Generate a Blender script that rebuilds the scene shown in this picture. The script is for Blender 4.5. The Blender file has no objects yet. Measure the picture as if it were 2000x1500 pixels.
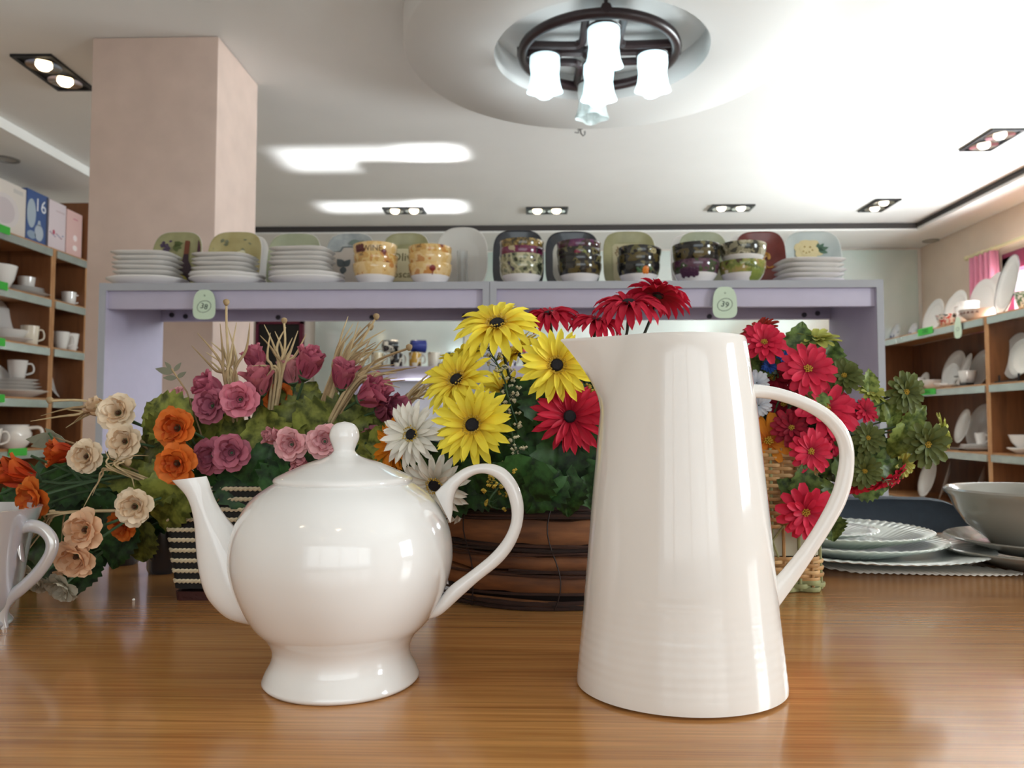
import bpy, bmesh, math, random
from math import sin, cos, pi, radians as R
from mathutils import Vector, Matrix, Euler, Quaternion
random.seed(7)
scn = bpy.context.scene
col = scn.collection

# ------------------------------------------------------------------ camera
EYE = Vector((0, 0, 0.93))
FPX = 1500.0
cam_d = bpy.data.cameras.new('camera')
cam = bpy.data.objects.new('camera', cam_d)
col.objects.link(cam)
cam_d.sensor_width = 36.0
cam_d.lens = 27.0
cam_d.clip_start = 0.02
cam.location = EYE
cam.rotation_euler = (pi/2 + math.atan(74/FPX), 0, math.atan(38/FPX))
cam_d.dof.use_dof = True
cam_d.dof.focus_distance = 0.58
cam_d.dof.aperture_fstop = 15.0
scn.camera = cam
CR = cam.rotation_euler.to_matrix()

def ray(px, py):
    return CR @ Vector(((px-1000)/FPX, (750-py)/FPX, -1))
def P(px, py, Y):                       # point seen at a pixel, on the plane y = Y
    d = ray(px, py)
    return EYE + d*((Y-EYE.y)/d.y)
def PZ(px, py, Z):                      # ... on the plane z = Z
    d = ray(px, py)
    return EYE + d*((Z-EYE.z)/d.z)
def PX(px, py, X):                      # ... on the plane x = X
    d = ray(px, py)
    return EYE + d*((X-EYE.x)/d.x)

# ------------------------------------------------------------------ world, light, exposure
world = bpy.data.worlds.new('world'); scn.world = world
world.use_nodes = True
bg = world.node_tree.nodes['Background']
bg.inputs[0].default_value = (0.86, 0.93, 1.0, 1)
bg.inputs[1].default_value = 1.0
def area(name, loc, target, sx, sy, power, color=(1, 1, 1), spread=pi):
    d = bpy.data.lights.new(name, 'AREA'); d.shape = 'RECTANGLE'
    d.size = sx; d.size_y = sy; d.energy = power; d.color = color; d.spread = spread
    o = bpy.data.objects.new(name, d); col.objects.link(o)
    o.location = loc
    o.rotation_euler = (Vector(target)-Vector(loc)).to_track_quat('-Z', 'Y').to_euler()
    return o
# daylight outside the windows of the right wall and the shop front behind the camera
area('daylight_side_far', (3.9, 4.4, 1.75), (0, 4.2, 1.9), 2.6, 1.0, 340, (0.95, 0.98, 1.0))
area('daylight_ground_outside', (6.0, 4.3, 0.9), (1.4, 4.2, 2.5), 3.4, 1.5, 480, (0.97, 0.99, 1.0))
area('daylight_side_near', (3.9, -0.05, 1.6), (0, 0.6, 1.2), 1.2, 1.3, 105, (0.95, 0.98, 1.0))
area('daylight_shop_front', (0.6, -3.35, 1.75), (0.2, 1, 1.5), 4.6, 2.0, 40, (1.0, 0.98, 0.96))
# added upward lamps at floor level, imitating sun off the polished floor onto the ceiling
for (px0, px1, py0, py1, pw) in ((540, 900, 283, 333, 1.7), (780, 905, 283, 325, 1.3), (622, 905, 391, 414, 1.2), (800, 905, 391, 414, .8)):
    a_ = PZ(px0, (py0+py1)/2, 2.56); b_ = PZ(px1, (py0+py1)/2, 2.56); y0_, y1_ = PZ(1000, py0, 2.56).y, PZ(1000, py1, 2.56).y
    area('added_glint_lamp', ((a_.x+b_.x)/2, (y0_+y1_)/2, .02), ((a_.x+b_.x)/2, (y0_+y1_)/2+.001, 3), b_.x-a_.x-.06, abs(y1_-y0_)-.06, pw, (.95, .98, 1), R(6))
scn.view_settings.view_transform = 'Standard'
scn.view_settings.look = 'None'
scn.view_settings.gamma = 1.0
scn.view_settings.use_curve_mapping = False
scn.view_settings.exposure = 0.42
scn.cycles.max_bounces = 8
scn.cycles.diffuse_bounces = 4
scn.cycles.glossy_bounces = 4
scn.cycles.transmission_bounces = 6
scn.cycles.transparent_max_bounces = 8
scn.cycles.sample_clamp_indirect = 6.0
scn.cycles.caustics_reflective = False
scn.cycles.caustics_refractive = False
scn.cycles.use_denoising = True

# ------------------------------------------------------------------ materials
def lin(h):
    h = h.lstrip('#')
    v = [int(h[i:i+2], 16)/255 for i in (0, 2, 4)]
    return tuple(c/12.92 if c <= .04045 else ((c+.055)/1.055)**2.4 for c in v) + (1,)
MATS = {}
def mat(name, color='#ffffff', rough=.5, metal=0, coat=0, spec=.5, trans=0, ior=1.45, sss=0, emis=None, estr=0, sheen=0, alpha=1, var=0, vscale=30, bump=0, bscale=80):
    """a procedural principled material; var mixes a little noise into the colour, bump adds fine relief"""
    if name in MATS: return MATS[name]
    m = bpy.data.materials.new(name); m.use_nodes = True
    nt = m.node_tree; b = nt.nodes['Principled BSDF']
    c = lin(color) if isinstance(color, str) else color
    b.inputs['Base Color'].default_value = c
    b.inputs['Roughness'].default_value = rough
    b.inputs['Metallic'].default_value = metal
    b.inputs['Coat Weight'].default_value = coat
    b.inputs['Coat Roughness'].default_value = .05
    b.inputs['Specular IOR Level'].default_value = spec
    b.inputs['Transmission Weight'].default_value = trans
    b.inputs['IOR'].default_value = ior
    b.inputs['Alpha'].default_value = alpha
    if sss:
        b.inputs['Subsurface Weight'].default_value = sss
        b.inputs['Subsurface Radius'].default_value = (.01, .006, .004)
        b.inputs['Subsurface Scale'].default_value = .5
    if sheen: b.inputs['Sheen Weight'].default_value = sheen
    if emis:
        b.inputs['Emission Color'].default_value = lin(emis); b.inputs['Emission Strength'].default_value = estr
    if var or bump:
        tc = nt.nodes.new('ShaderNodeTexCoord')
    if var:
        n = nt.nodes.new('ShaderNodeTexNoise'); n.inputs['Scale'].default_value = vscale; n.inputs['Detail'].default_value = 4
        nt.links.new(tc.outputs['Object'], n.inputs['Vector'])
        mr = nt.nodes.new('ShaderNodeMapRange'); mr.inputs[1].default_value = .3; mr.inputs[2].default_value = .7
        mr.inputs[3].default_value = 1-var; mr.inputs[4].default_value = 1+var
        nt.links.new(n.outputs['Fac'], mr.inputs[0])
        mx = nt.nodes.new('ShaderNodeVectorMath'); mx.operation = 'SCALE'
        mx.inputs[0].default_value = c[:3]
        nt.links.new(mr.outputs[0], mx.inputs['Scale']); nt.links.new(mx.outputs[0], b.inputs['Base Color'])
    if bump:
        n2 = nt.nodes.new('ShaderNodeTexNoise'); n2.inputs['Scale'].default_value = bscale; n2.inputs['Detail'].default_value = 3
        nt.links.new(tc.outputs['Object'], n2.inputs['Vector'])
        bp = nt.nodes.new('ShaderNodeBump'); bp.inputs['Strength'].default_value = bump; bp.inputs['Distance'].default_value = .002
        nt.links.new(n2.outputs['Fac'], bp.inputs['Height']); nt.links.new(bp.outputs[0], b.inputs['Normal'])
    MATS[name] = m
    return m

def ramp_mat(name, stops, scale=(1, 1, 1), rough=.4, coat=0, noise=4, detail=6, distort=0, coord='Object', bump=0, interp='LINEAR', rot=(0, 0, 0), metal=0):
    """noise through a colour ramp: wood, plaster, printed patterns"""
    if name in MATS: return MATS[name]
    m = bpy.data.materials.new(name); m.use_nodes = True
    nt = m.node_tree; b = nt.nodes['Principled BSDF']
    b.inputs['Roughness'].default_value = rough; b.inputs['Coat Weight'].default_value = coat; b.inputs['Metallic'].default_value = metal
    b.inputs['Coat Roughness'].default_value = .06
    tc = nt.nodes.new('ShaderNodeTexCoord'); mp = nt.nodes.new('ShaderNodeMapping')
    mp.inputs['Scale'].default_value = scale; mp.inputs['Rotation'].default_value = rot
    nt.links.new(tc.outputs[coord], mp.inputs[0])
    n = nt.nodes.new('ShaderNodeTexNoise'); n.inputs['Scale'].default_value = noise; n.inputs['Detail'].default_value = detail
    n.inputs['Distortion'].default_value = distort
    nt.links.new(mp.outputs[0], n.inputs['Vector'])
    cr = nt.nodes.new('ShaderNodeValToRGB'); cr.color_ramp.interpolation = interp
    els = cr.color_ramp.elements
    while len(els) < len(stops): els.new(.5)
    for e, (p, c) in zip(els, stops): e.position = p; e.color = lin(c)
    nt.links.new(n.outputs['Fac'], cr.inputs[0]); nt.links.new(cr.outputs[0], b.inputs['Base Color'])
    if bump:
        bp = nt.nodes.new('ShaderNodeBump'); bp.inputs['Strength'].default_value = bump; bp.inputs['Distance'].default_value = .001
        nt.links.new(n.outputs['Fac'], bp.inputs['Height']); nt.links.new(bp.outputs[0], b.inputs['Normal'])
    MATS[name] = m
    return m

# ------------------------------------------------------------------ mesh helpers
class MB:
    def __init__(s): s.v = []; s.f = []
    def add(s, vs, fs):
        o = len(s.v); s.v += [tuple(v) for v in vs]; s.f += [tuple(i+o for i in f) for f in fs]; return s
    def box(s, lo, hi):
        (a, b, c), (d, e, f) = lo, hi
        return s.add([(a,b,c),(d,b,c),(d,e,c),(a,e,c),(a,b,f),(d,b,f),(d,e,f),(a,e,f)],
                     [(0,3,2,1),(4,5,6,7),(0,1,5,4),(1,2,6,5),(2,3,7,6),(3,0,4,7)])
    def lathe(s, prof, n=48, c=(0, 0, 0), sx=1, sy=1, closed=False):
        """prof: list of (r, z); poles where r == 0"""
        rows = []; vs = []
        for r, z in prof:
            if r < 1e-6: rows.append([len(vs)]); vs.append((c[0], c[1], c[2]+z))
            else:
                rows.append(list(range(len(vs), len(vs)+n)))
                vs += [(c[0]+r*sx*cos(2*pi*k/n), c[1]+r*sy*sin(2*pi*k/n), c[2]+z) for k in range(n)]
        fs = []
        pairs = list(zip(rows[:-1], rows[1:])) + ([(rows[-1], rows[0])] if closed else [])
        for a, b in pairs:
            for k in range(n):
                k2 = (k+1) % n
                if len(a) == 1 and len(b) == 1: continue
                if len(a) == 1: fs.append((a[0], b[k2], b[k]))
                elif len(b) == 1: fs.append((a[k], a[k2], b[0]))
                else: fs.append((a[k], a[k2], b[k2], b[k]))
        return s.add(vs, fs)
    def rings(s, rings, cap=True):
        """loft of equal-length closed rings of points"""
        n = len(rings[0]); vs = [p for r in rings for p in r]; fs = []
        for i in range(len(rings)-1):
            for k in range(n):
                k2 = (k+1) % n
                fs.append((i*n+k, i*n+k2, (i+1)*n+k2, (i+1)*n+k))
        if cap:
            fs.append(tuple(reversed(range(n)))); fs.append(tuple(range((len(rings)-1)*n, len(rings)*n)))
        return s.add(vs, fs)
    def tube(s, pts, rad, n=8, cap=True):
        pts = [Vector(p) for p in pts]
        if not isinstance(rad, (list, tuple)): rad = [rad]*len(pts)
        up = None; rr = []
        for i, p in enumerate(pts):
            t = (pts[min(i+1, len(pts)-1)]-pts[max(i-1, 0)])
            if t.length < 1e-9: t = Vector((0, 0, 1))
            t.normalize()
            if up is None:
                up = t.orthogonal().normalized()
            up = (up - t*up.dot(t))
            if up.length < 1e-6: up = t.orthogonal()
            up.normalize(); w = t.cross(up)
            rr.append([p+(up*cos(2*pi*k/n)+w*sin(2*pi*k/n))*rad[i] for k in range(n)])
        return s.rings(rr, cap)
    def grid(s, fn, nu, nv):
        vs = [fn(i/nu, j/nv) for j in range(nv+1) for i in range(nu+1)]
        fs = [(j*(nu+1)+i, j*(nu+1)+i+1, (j+1)*(nu+1)+i+1, (j+1)*(nu+1)+i) for j in range(nv) for i in range(nu)]
        return s.add(vs, fs)
    def shift(s, d):
        s.v = [(v[0]+d[0], v[1]+d[1], v[2]+d[2]) for v in s.v]; return s
    def xf(s, M):
        s.v = [tuple(M @ Vector(v)) for v in s.v]; return s
    def mesh(s, name, m, smooth=True, bevel=0, angle=40, seg=2, fix=True):
        me = bpy.data.meshes.new(name)
        me.from_pydata(s.v, [], s.f); me.validate()
        if fix or bevel:
            bm = bmesh.new(); bm.from_mesh(me)
            if fix: bmesh.ops.recalc_face_normals(bm, faces=bm.faces)
            if bevel:
                es = [e for e in bm.edges if len(e.link_faces) == 2 and e.calc_face_angle(0) > .6]
                bmesh.ops.bevel(bm, geom=es, offset=bevel, segments=seg, affect='EDGES', profile=.5)
            bm.to_mesh(me); bm.free()
        if smooth:
            for p in me.polygons: p.use_smooth = True
            try: me.set_sharp_from_angle(angle=R(angle))
            except Exception: pass
        if m is not None:
            for mm in (m if isinstance(m, (list, tuple)) else [m]): me.materials.append(mm)
        return me
    def build(s, name, m, parent=None, smooth=True, bevel=0, angle=40, seg=2, fix=True):
        return obj(name, s.mesh(name, m, smooth, bevel, angle, seg, fix), parent)
def obj(name, me, parent=None, loc=(0, 0, 0), rot=(0, 0, 0), scale=(1, 1, 1)):
    o = bpy.data.objects.new(name, me); col.objects.link(o)
    o.location = loc; o.rotation_euler = rot; o.scale = scale
    if parent is not None: o.parent = parent
    return o
def tag(o, label=None, cat=None, group=None, kind=None):
    if label: o['label'] = label
    if cat: o['category'] = cat
    if group: o['group'] = group
    if kind: o['kind'] = kind
    return o
def thing(name, label, cat, loc=(0, 0, 0), rot=(0, 0, 0), group=None):
    return tag(obj(name, None, None, loc, rot), label, cat, group)
def struct(name, mb, m, parent=None, **k):
    o = mb.build(name, m, parent, **k)
    if parent is None: o['kind'] = 'structure'
    return o
def copy_tree(o, parent=None, loc=None, rot=None):
    c = o.copy(); col.objects.link(c); c.parent = parent
    if loc is not None: c.location = loc
    if rot is not None: c.rotation_euler = rot
    for ch in list(o.children):
        copy_tree(ch, c)
    return c
def smoothpath(pts, n):
    """Catmull-Rom through points (tuples of any length)"""
    out = []; m = len(pts)
    for i in range(m-1):
        p0, p1, p2, p3 = pts[max(i-1, 0)], pts[i], pts[i+1], pts[min(i+2, m-1)]
        for k in range(n):
            t = k/n
            out.append(tuple(.5*(2*b+(c-a)*t+(2*a-5*b+4*c-d)*t*t+(3*b-a-3*c+d)*t**3) for a, b, c, d in zip(p0, p1, p2, p3)))
    out.append(tuple(pts[-1])); return out
def text_mesh(txt, size, m, name='lettering', extrude=.0004):
    cu = bpy.data.curves.new(name, 'FONT'); cu.body = txt; cu.size = size; cu.extrude = extrude
    cu.align_x = 'CENTER'; cu.align_y = 'CENTER'; cu.resolution_u = 2
    o = bpy.data.objects.new('tmp', cu); col.objects.link(o)
    bpy.context.view_layer.update()
    me = bpy.data.meshes.new_from_object(o.evaluated_get(bpy.context.evaluated_depsgraph_get()))
    bpy.data.objects.remove(o); bpy.data.curves.remove(cu)
    me.name = name; me.materials.clear(); me.materials.append(m)
    return me
# ------------------------------------------------------------------ the room
XL, XR, YF, YB = -3.42, 3.52, -3.0, 6.97
ZC, ZS = 2.56, 2.50
SL, SR, SB = -2.83, 3.16, 6.30          # inner edges of the soffit
M_plaster = mat('ceiling_paint', '#e9e8e6', .75, var=.015, vscale=3)
M_soffit = mat('soffit_paint', '#ecebe8', .75, var=.015, vscale=3)
M_wallR = mat('wall_paper_peach', '#e3d0bd', .8, var=.03, vscale=6, bump=.05, bscale=200)
M_wallB = mat('wall_paper_cream', '#e4dcd2', .8, var=.02, vscale=5)
M_column = mat('column_wallpaper', '#d0b9ad', .85, var=.05, vscale=9, bump=.08, bscale=260)
M_lip = mat('cove_lip_paint', '#d8d6d3', .7)
M_cove_shade = mat('cove_painted_shade', '#3e3a39', .8)  # dark tone standing in for shade on the cove face
M_floor = ramp_mat('floor_tile', [(.35, '#cfc3b3'), (.65, '#ded5c9')], (1, 1, 1), rough=.12, noise=3)
M_burg = mat('burgundy_frame', '#5e1830', .4)
M_wframe = mat('window_frame_white', '#d9dde0', .4)
M_glass = bpy.data.materials.new('window_glass'); M_glass.use_nodes = True
_n = M_glass.node_tree; _n.nodes.remove(_n.nodes['Principled BSDF'])
_t = _n.nodes.new('ShaderNodeBsdfTransparent'); _t.inputs[0].default_value = (.95, .98, .98, 1)
_g = _n.nodes.new('ShaderNodeBsdfGlossy'); _g.inputs['Roughness'].default_value = .02
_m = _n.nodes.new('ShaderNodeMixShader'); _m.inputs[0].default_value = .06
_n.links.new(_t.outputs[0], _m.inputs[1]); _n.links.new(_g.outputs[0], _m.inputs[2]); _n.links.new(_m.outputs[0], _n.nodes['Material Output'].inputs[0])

struct('floor', MB().box((XL-.1, YF-.1, -.08), (XR+.1, YB+.1, 0)), M_floor, smooth=False)
struct('ceiling', MB().box((XL-.1, YF-.1, ZC), (XR+.1, YB+.1, ZC+.1)), M_plaster, smooth=False)
def soffit(n, lo, hi, inner):
    """dropped border with a white lower lip; the shade above it is painted on by strips"""
    t = struct('trim_%d' % n, MB().box((lo[0], lo[1], ZS), (hi[0], hi[1], ZC-.002)), M_soffit, smooth=False)
    return t
trim_back = soffit(1, (XL, SB, 0), (XR, YB, 0), None)
trim_left = soffit(2, (XL, YF, 0), (SL, SB, 0), None)
trim_right = soffit(3, (SR, YF, 0), (XR, SB, 0), None)
# dark strips that paint in the cove's shade just above the lips (back and right are dark, left is the bright lip alone)
MB().box((SL+.002, SB-.006, ZS+.012), (SR-.002, SB-.001, ZC-.003)).build('painted_shadow_strip', M_cove_shade, trim_back, smooth=False)
MB().box((SR-.006, YF, ZS+.022), (SR-.001, SB-.008, ZC-.003)).build('painted_shadow_strip', M_cove_shade, trim_right, smooth=False)

def wall_with_holes(name, axis, pos, thick, a0, a1, z0, z1, holes, m):
    """axis 'x': wall at x=pos running along y from a0..a1; 'y' likewise. holes: (a0,a1,z0,z1)"""
    mb = MB()
    holes = sorted(holes)
    def bx(p, q, r, s_):
        if q-p < 1e-4 or s_-r < 1e-4: return
        if axis == 'x': mb.box((min(pos, pos+thick), p, r), (max(pos, pos+thick), q, s_))
        else: mb.box((p, min(pos, pos+thick), r), (q, max(pos, pos+thick), s_))
    cur = a0
    for (h0, h1, hz0, hz1) in holes:
        bx(cur, h0, z0, z1); bx(h0, h1, z0, hz0); bx(h0, h1, hz1, z1); cur = h1
    bx(cur, a1, z0, z1)
    return struct(name, mb, m, smooth=False)
W1 = (3.05, 5.72, 1.25, 2.14)
W2 = (-.65, .6, 0.9, 2.14)
W3 = (-1.9, 3.0, 0.55, 2.42)
wall_with_holes('wall_right', 'x', XR, .14, YF, YB, 0, ZC, [W1, W2], M_wallR)
wall_with_holes('wall_front', 'y', YF, -.14, XL, XR, 0, ZC, [W3], M_wallB)
struct('wall_left', MB().box((XL-.14, YF, 0), (XL, YB, ZC)), M_wallB, smooth=False)
struct('wall_back', MB().box((XL-.14, YB, 0), (XR+.14, YB+.14, ZC)), M_wallB, smooth=False)

def window(n, axis, pos, a0, a1, z0, z1, nv, fw, m):
    root = obj('window_%d' % n, None); root['kind'] = 'structure'
    def bx(p, q, r, s_, d0=-.02, d1=.08):
        b = MB()
        if axis == 'x': return b.box((pos+d0, p, r), (pos+d1, q, s_))
        return b.box((p, pos-d1, r), (q, pos-d0, s_))
    for nm, args in (('frame_rail', (a0-.03, a1+.03, z1-fw, z1+.03)), ('frame_rail', (a0-.03, a1+.03, z0-.03, z0+fw*.6)),
                     ('frame_post', (a0-.03, a0+fw, z0, z1)), ('frame_post', (a1-fw, a1+.03, z0, z1))):
        bx(*args).build(nm, m, root, smooth=False)
    for k in range(1, nv):
        c = a0+(a1-a0)*k/nv
        bx(c-.025, c+.025, z0, z1, .02, .06).build('mullion', M_wframe, root, smooth=False)
    for k in range(nv):
        c0 = a0+(a1-a0)*k/nv; c1 = a0+(a1-a0)*(k+1)/nv
        bx(c0, c1, z0, z1, .038, .042).build('pane', M_glass, root, smooth=False)
    return root
window(1, 'x', XR, *W1, 3, .1, M_burg)
window(2, 'x', XR, *W2, 2, .1, M_burg)
window(3, 'y', YF, *W3, 4, .07, M_wframe)

# pillar in front of the back wall
cf = PZ(427, 70, ZC); cb = PZ(507, 165, ZC); cl = PZ(175, 68, ZC)
struct('wall_pillar', MB().box((cl.x, cf.y, 0), (cf.x, cb.y, ZC-.001)), M_column, bevel=.006)
# dark doorway in the back wall
d0, d1 = P(505, 640, YB), P(592, 640, YB)
dr = obj('door_1', None, None, (d0.x, YB, 0)); dr['kind'] = 'structure'
dw = d1.x-d0.x; dh = P(500, 632, YB).z
M_dark = mat('doorway_dark', '#16110f', .6)
MB().box((0, -.03, 0), (dw, -.012, dh)).build('door_leaf', M_dark, dr)
MB().box((-.01, -.05, 0), (.012, -.002, dh+.02)).build('door_jamb', M_burg, dr)
MB().box((dw-.02, -.05, 0), (dw+.015, -.002, dh+.02)).build('door_jamb', M_burg, dr)
MB().box((-.01, -.05, dh-.01), (dw+.015, -.002, dh+.015)).build('door_head', M_burg, dr)
MB().lathe([(0, 0), (.02, 0), (.02, .05), (0, .055)], 12).xf(Matrix.Translation((dw-.1, -.03, 1.0)) @ Matrix.Rotation(pi/2, 4, 'X')).build('door_knob', mat('brass_knob', '#8a7440', .3, metal=1), dr)

# mirrored glass panels on the back wall
m0, m1 = P(616, 640, YB), P(1793, 640, YB)
M_mirror = ramp_mat('tinted_mirror', [(.3, '#cbe0d8'), (.5, '#e6efec'), (.75, '#f2f4f4')], (.6, 1, .5), rough=.14, noise=1.2, metal=.35)  # whitish stops put the hazy window reflection into the base colour
mw = thing('wall_mirror', 'pale green tinted mirror panels covering the back wall beside the dark doorway', 'mirror', (0, YB-.02, .1))
npan = 4
for k in range(npan):
    a = m0.x+(m1.x-m0.x)*k/npan; b = m0.x+(m1.x-m0.x)*(k+1)/npan
    MB().box((a+.003, -.008, 0), (b-.003, .018, ZS-.12)).build('mirror_panel', M_mirror, mw, bevel=.003)

# ceiling ring with a round well for the lamp
M_ring = mat('ring_paint', '#dedddb', .75)
RZ = 2.44
rc0 = PZ(965, 108, RZ); rc1 = PZ(1382, 108, RZ)
RC = (rc0+rc1)/2; Rin = (rc1.x-rc0.x)/2
Rout = Rin*382/208
ringt = struct('trim_4', MB().lathe([(Rin, 0), (Rout-.01, 0), (Rout, .01), (Rout, ZC-RZ-.001), (Rin, ZC-RZ-.001)], 96, (RC.x, RC.y, RZ), closed=True), M_ring, angle=50)

# recessed twin spotlights
M_black = mat('spot_frame_black', '#17171a', .4)
M_chrome = mat('lamp_reflector', '#d8d4cc', .15, metal=1)
M_bulbw = mat('halogen_glow', '#fff1d8', .3, emis='#ffe3b4', estr=9)
M_bulbd = mat('halogen_dim', '#fff6ea', .3, emis='#fff0dc', estr=2.5)
def twin_spot(px, py, ang, L, W, label, m, warm=0):
    c = PZ(px, py, ZC)
    t = thing('recessed_spotlight', label, 'spotlight', (c.x, c.y, ZC), (0, 0, ang), 'recessed twin spotlights in the ceiling')
    b = MB(); w = .018
    for lo, hi in (((-L/2, -W/2, -.012), (L/2, -W/2+w, .0)), ((-L/2, W/2-w, -.012), (L/2, W/2, .0)),
                   ((-L/2, -W/2+w, -.012), (-L/2+w, W/2-w, 0)), ((L/2-w, -W/2+w, -.012), (L/2, W/2-w, 0))): b.box(lo, hi)
    b.build('frame', M_black, t, smooth=False)
    MB().box((-L/2+w, -W/2+w, -.004), (L/2-w, W/2-w, -.0005)).build('backing', M_black, t, smooth=False)
    for s in (-1, 1):
        lamp = MB().lathe([(.0, -.006), (.03, -.006), (W*.36, -.011), (W*.40, -.012), (W*.40, -.004)], 24, (s*L*.23, 0, 0)).build('reflector', M_chrome, t)
        MB().lathe([(0, -.03), (.022, -.026), (.034, -.012), (.034, -.005)], 20, (s*L*.23, 0, 0)).build('bulb', m, lamp)
    if warm:
        d = bpy.data.lights.new('spot_glow', 'SPOT'); d.energy = warm; d.color = (1, .82, .58); d.spot_size = R(110); d.spot_blend = .8; d.shadow_soft_size = .05
        o = bpy.data.objects.new('spot_glow', d); col.objects.link(o); o.parent = t; o.location = (0, 0, -.05)
        if warm > 20 and m is M_bulbd: d.color = (1, .95, .88)
    return t
spot0 = twin_spot(107, 141, pi/2+.02, .36, .185, 'lit twin spotlight in the ceiling left of the pillar', M_bulbw, 30)
twin_spot(790, 410, 0, .32, .17, 'twin spotlight above the yellow bowls, first right of the pillar', M_bulbw, 16)
twin_spot(1068, 410, 0, .32, .17, 'twin spotlight above the dark square plates, second right of the pillar', M_bulbw, 16)
twin_spot(1428, 405, 0, .32, .17, 'twin spotlight above the maroon plate, third right of the pillar', M_bulbd, 22)
twin_spot(1717, 400, pi/2, .33, .18, 'small twin spotlight near the far right corner of the ceiling', M_bulbd, 22)
twin_spot(1937, 272, pi/2, .34, .19, 'larger twin spotlight at the right edge of the ceiling', M_bulbd, 14)
for k_, (x_, y_) in enumerate(((-1.3, -.9), (.1, -1.2), (1.5, -.9), (-.6, -2.1))):
    t = copy_tree(spot0, None, (x_, y_, ZC), (0, 0, 0)); [setattr(c, 'data', c.data.copy()) or setattr(c.data, 'energy', 5) for c in t.children if c.type == 'LIGHT']; t['label'] = 'twin spotlight behind the viewer, mirrored in the teapot, %s' % ('left one', 'middle one', 'right one', 'one by the shop front')[k_]
def eyelet(px, py, label):
    c = PZ(px, py, ZS)
    t = thing('soffit_downlight', label, 'downlight', (c.x, c.y, ZS))
    MB().lathe([(.05, -.006), (.066, -.006), (.07, 0), (.05, 0)], 28, closed=True).build('rim', mat('downlight_rim', '#8d8a85', .3, metal=.6), t)
    MB().lathe([(0, -.003), (.05, -.003)], 28).build('lens', mat('downlight_lens', '#b8b0a4', .3), t)
eyelet(1818, 470, 'tiny round downlight in the soffit above the window wall')
eyelet(14, 311, 'small round downlight in the left soffit above the gift boxes')
# bare hook of a missing fitting
hk = PZ(1133, 250, ZC)
t = thing('ceiling_hook', 'tiny dark wire hook on the ceiling below the lamp ring', 'hook', (hk.x, hk.y, ZC))
MB().lathe([(0, -.004), (.018, -.004), (.018, 0)], 16).build('base_plate', M_black, t)
MB().tube([(0, 0, -.003), (.004, 0, -.03), (.016, 0, -.045), (.026, 0, -.036), (.026, 0, -.018)], .0035, 6).build('wire', M_black, t)
MB().tube([(-.008, 0, -.003), (-.01, 0, -.028), (-.03, 0, -.024)], .003, 6).build('wire', M_black, t)

# lamp in the ring: dark wheel with glass shades
M_iron = mat('dark_wood_wheel', '#2a1a1c', .35)
M_shade = mat('lit_glass_shade', '#eafcff', .3, emis='#cfeef8', estr=.85)
M_shade_off = mat('unlit_glass_shade', '#c9d2cf', .3, trans=.35)
WZ = RZ + .035
wc = PZ(1169, 105, WZ)
lamp = thing('ceiling_lamp', 'dark wheel-shaped ceiling lamp with frosted flower-shaped glass shades', 'lamp', (wc.x, wc.y, WZ))
wr = (PZ(1328, 105, WZ).x-PZ(1010, 105, WZ).x)/2
def torus(mb, rad, r, z=0, n=64, k=10, c=(0, 0), flat=1.0):
    return mb.lathe([(rad+r*cos(a), z+flat*r*sin(a)) for a in [2*pi*i/k for i in range(k)]], n, (c[0], c[1], 0), closed=True)
torus(MB(), wr-.022, .022, 0, 72).build('wheel_rim', M_iron, lamp)
MB().tube([(-wr, 0, .012), (wr, 0, .012)], .021, 8).build('spoke', M_iron, lamp)
MB().tube([(0, -wr, .012), (0, wr, .012)], .021, 8).build('spoke', M_iron, lamp)
MB().lathe([(0, -.02), (.05, -.02), (.07, 0), (.05, .03), (0, .03)], 28).build('hub', M_iron, lamp)
MB().tube([(0, 0, .02), (0, 0, ZC-WZ)], .014, 10).build('drop_rod', M_iron, lamp)
MB().tube([(.0, -wr+.02, .0), (0, -wr+.02, ZC-WZ)], .008, 8).build('drop_rod', M_iron, lamp)
for a in range(4):
    aa = a*pi/2+pi/4
    pts = [(wr*.94*cos(aa+s*.55), wr*.94*sin(aa+s*.55), .005) for s in (-1,)] + [(wr*.42*cos(aa-.25), wr*.42*sin(aa-.25), .0), (wr*.36*cos(aa), wr*.36*sin(aa), 0), (wr*.42*cos(aa+.25), wr*.42*sin(aa+.25), 0)] + [(wr*.94*cos(aa+.55), wr*.94*sin(aa+.55), .005)]
    MB().tube(smoothpath(pts, 5), .017, 8).build('scroll', M_iron, lamp)
def shade(x, y, ztop, m, h=.165, r=.062, lab=None):
    n = 48; prof = [(0.55, 0), (1.0, .012), (.98, .05), (.88, .085), (.92, .125), (1.0, .155), (1.04, h)]
    rr = []
    for q, dz in prof + [(1.05, h-.004), (.85, h-.05), (.8, .02)]:
        k = (dz/h)**1.0
        rr.append([(x+r*q*(1+.18*k*cos(4*a))*cos(a), y+r*q*(1+.18*k*cos(4*a))*sin(a), ztop-dz) for a in [2*pi*i/n for i in range(n)]])
    o = MB().rings(rr).build('glass_shade', m, lamp, angle=60)
    MB().lathe([(0, .03), (.03, .03), (.04, .0), (0, -.004)], 20, (x, y, ztop)).build('socket_cap', M_iron, o)
    torus(MB(), r*1.05, .004, ztop-.012, 32, 6, (x, y)).build('shade_ring', M_iron, o)
    return o
sr = wr*.66
shade(-sr, 0, -.0, M_shade)
shade(sr, 0, -.0, M_shade)
shade(0, -sr, .0, M_shade)
shade(0, 0, -.035, M_shade)
so = shade(-.012, sr*.92, -.03, M_shade_off); so['label'] = 'unlit clear glass shade'
ld = bpy.data.lights.new('lamp_glow', 'POINT'); ld.energy = 5; ld.color = (.86, .96, 1); ld.shadow_soft_size = .12
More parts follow.
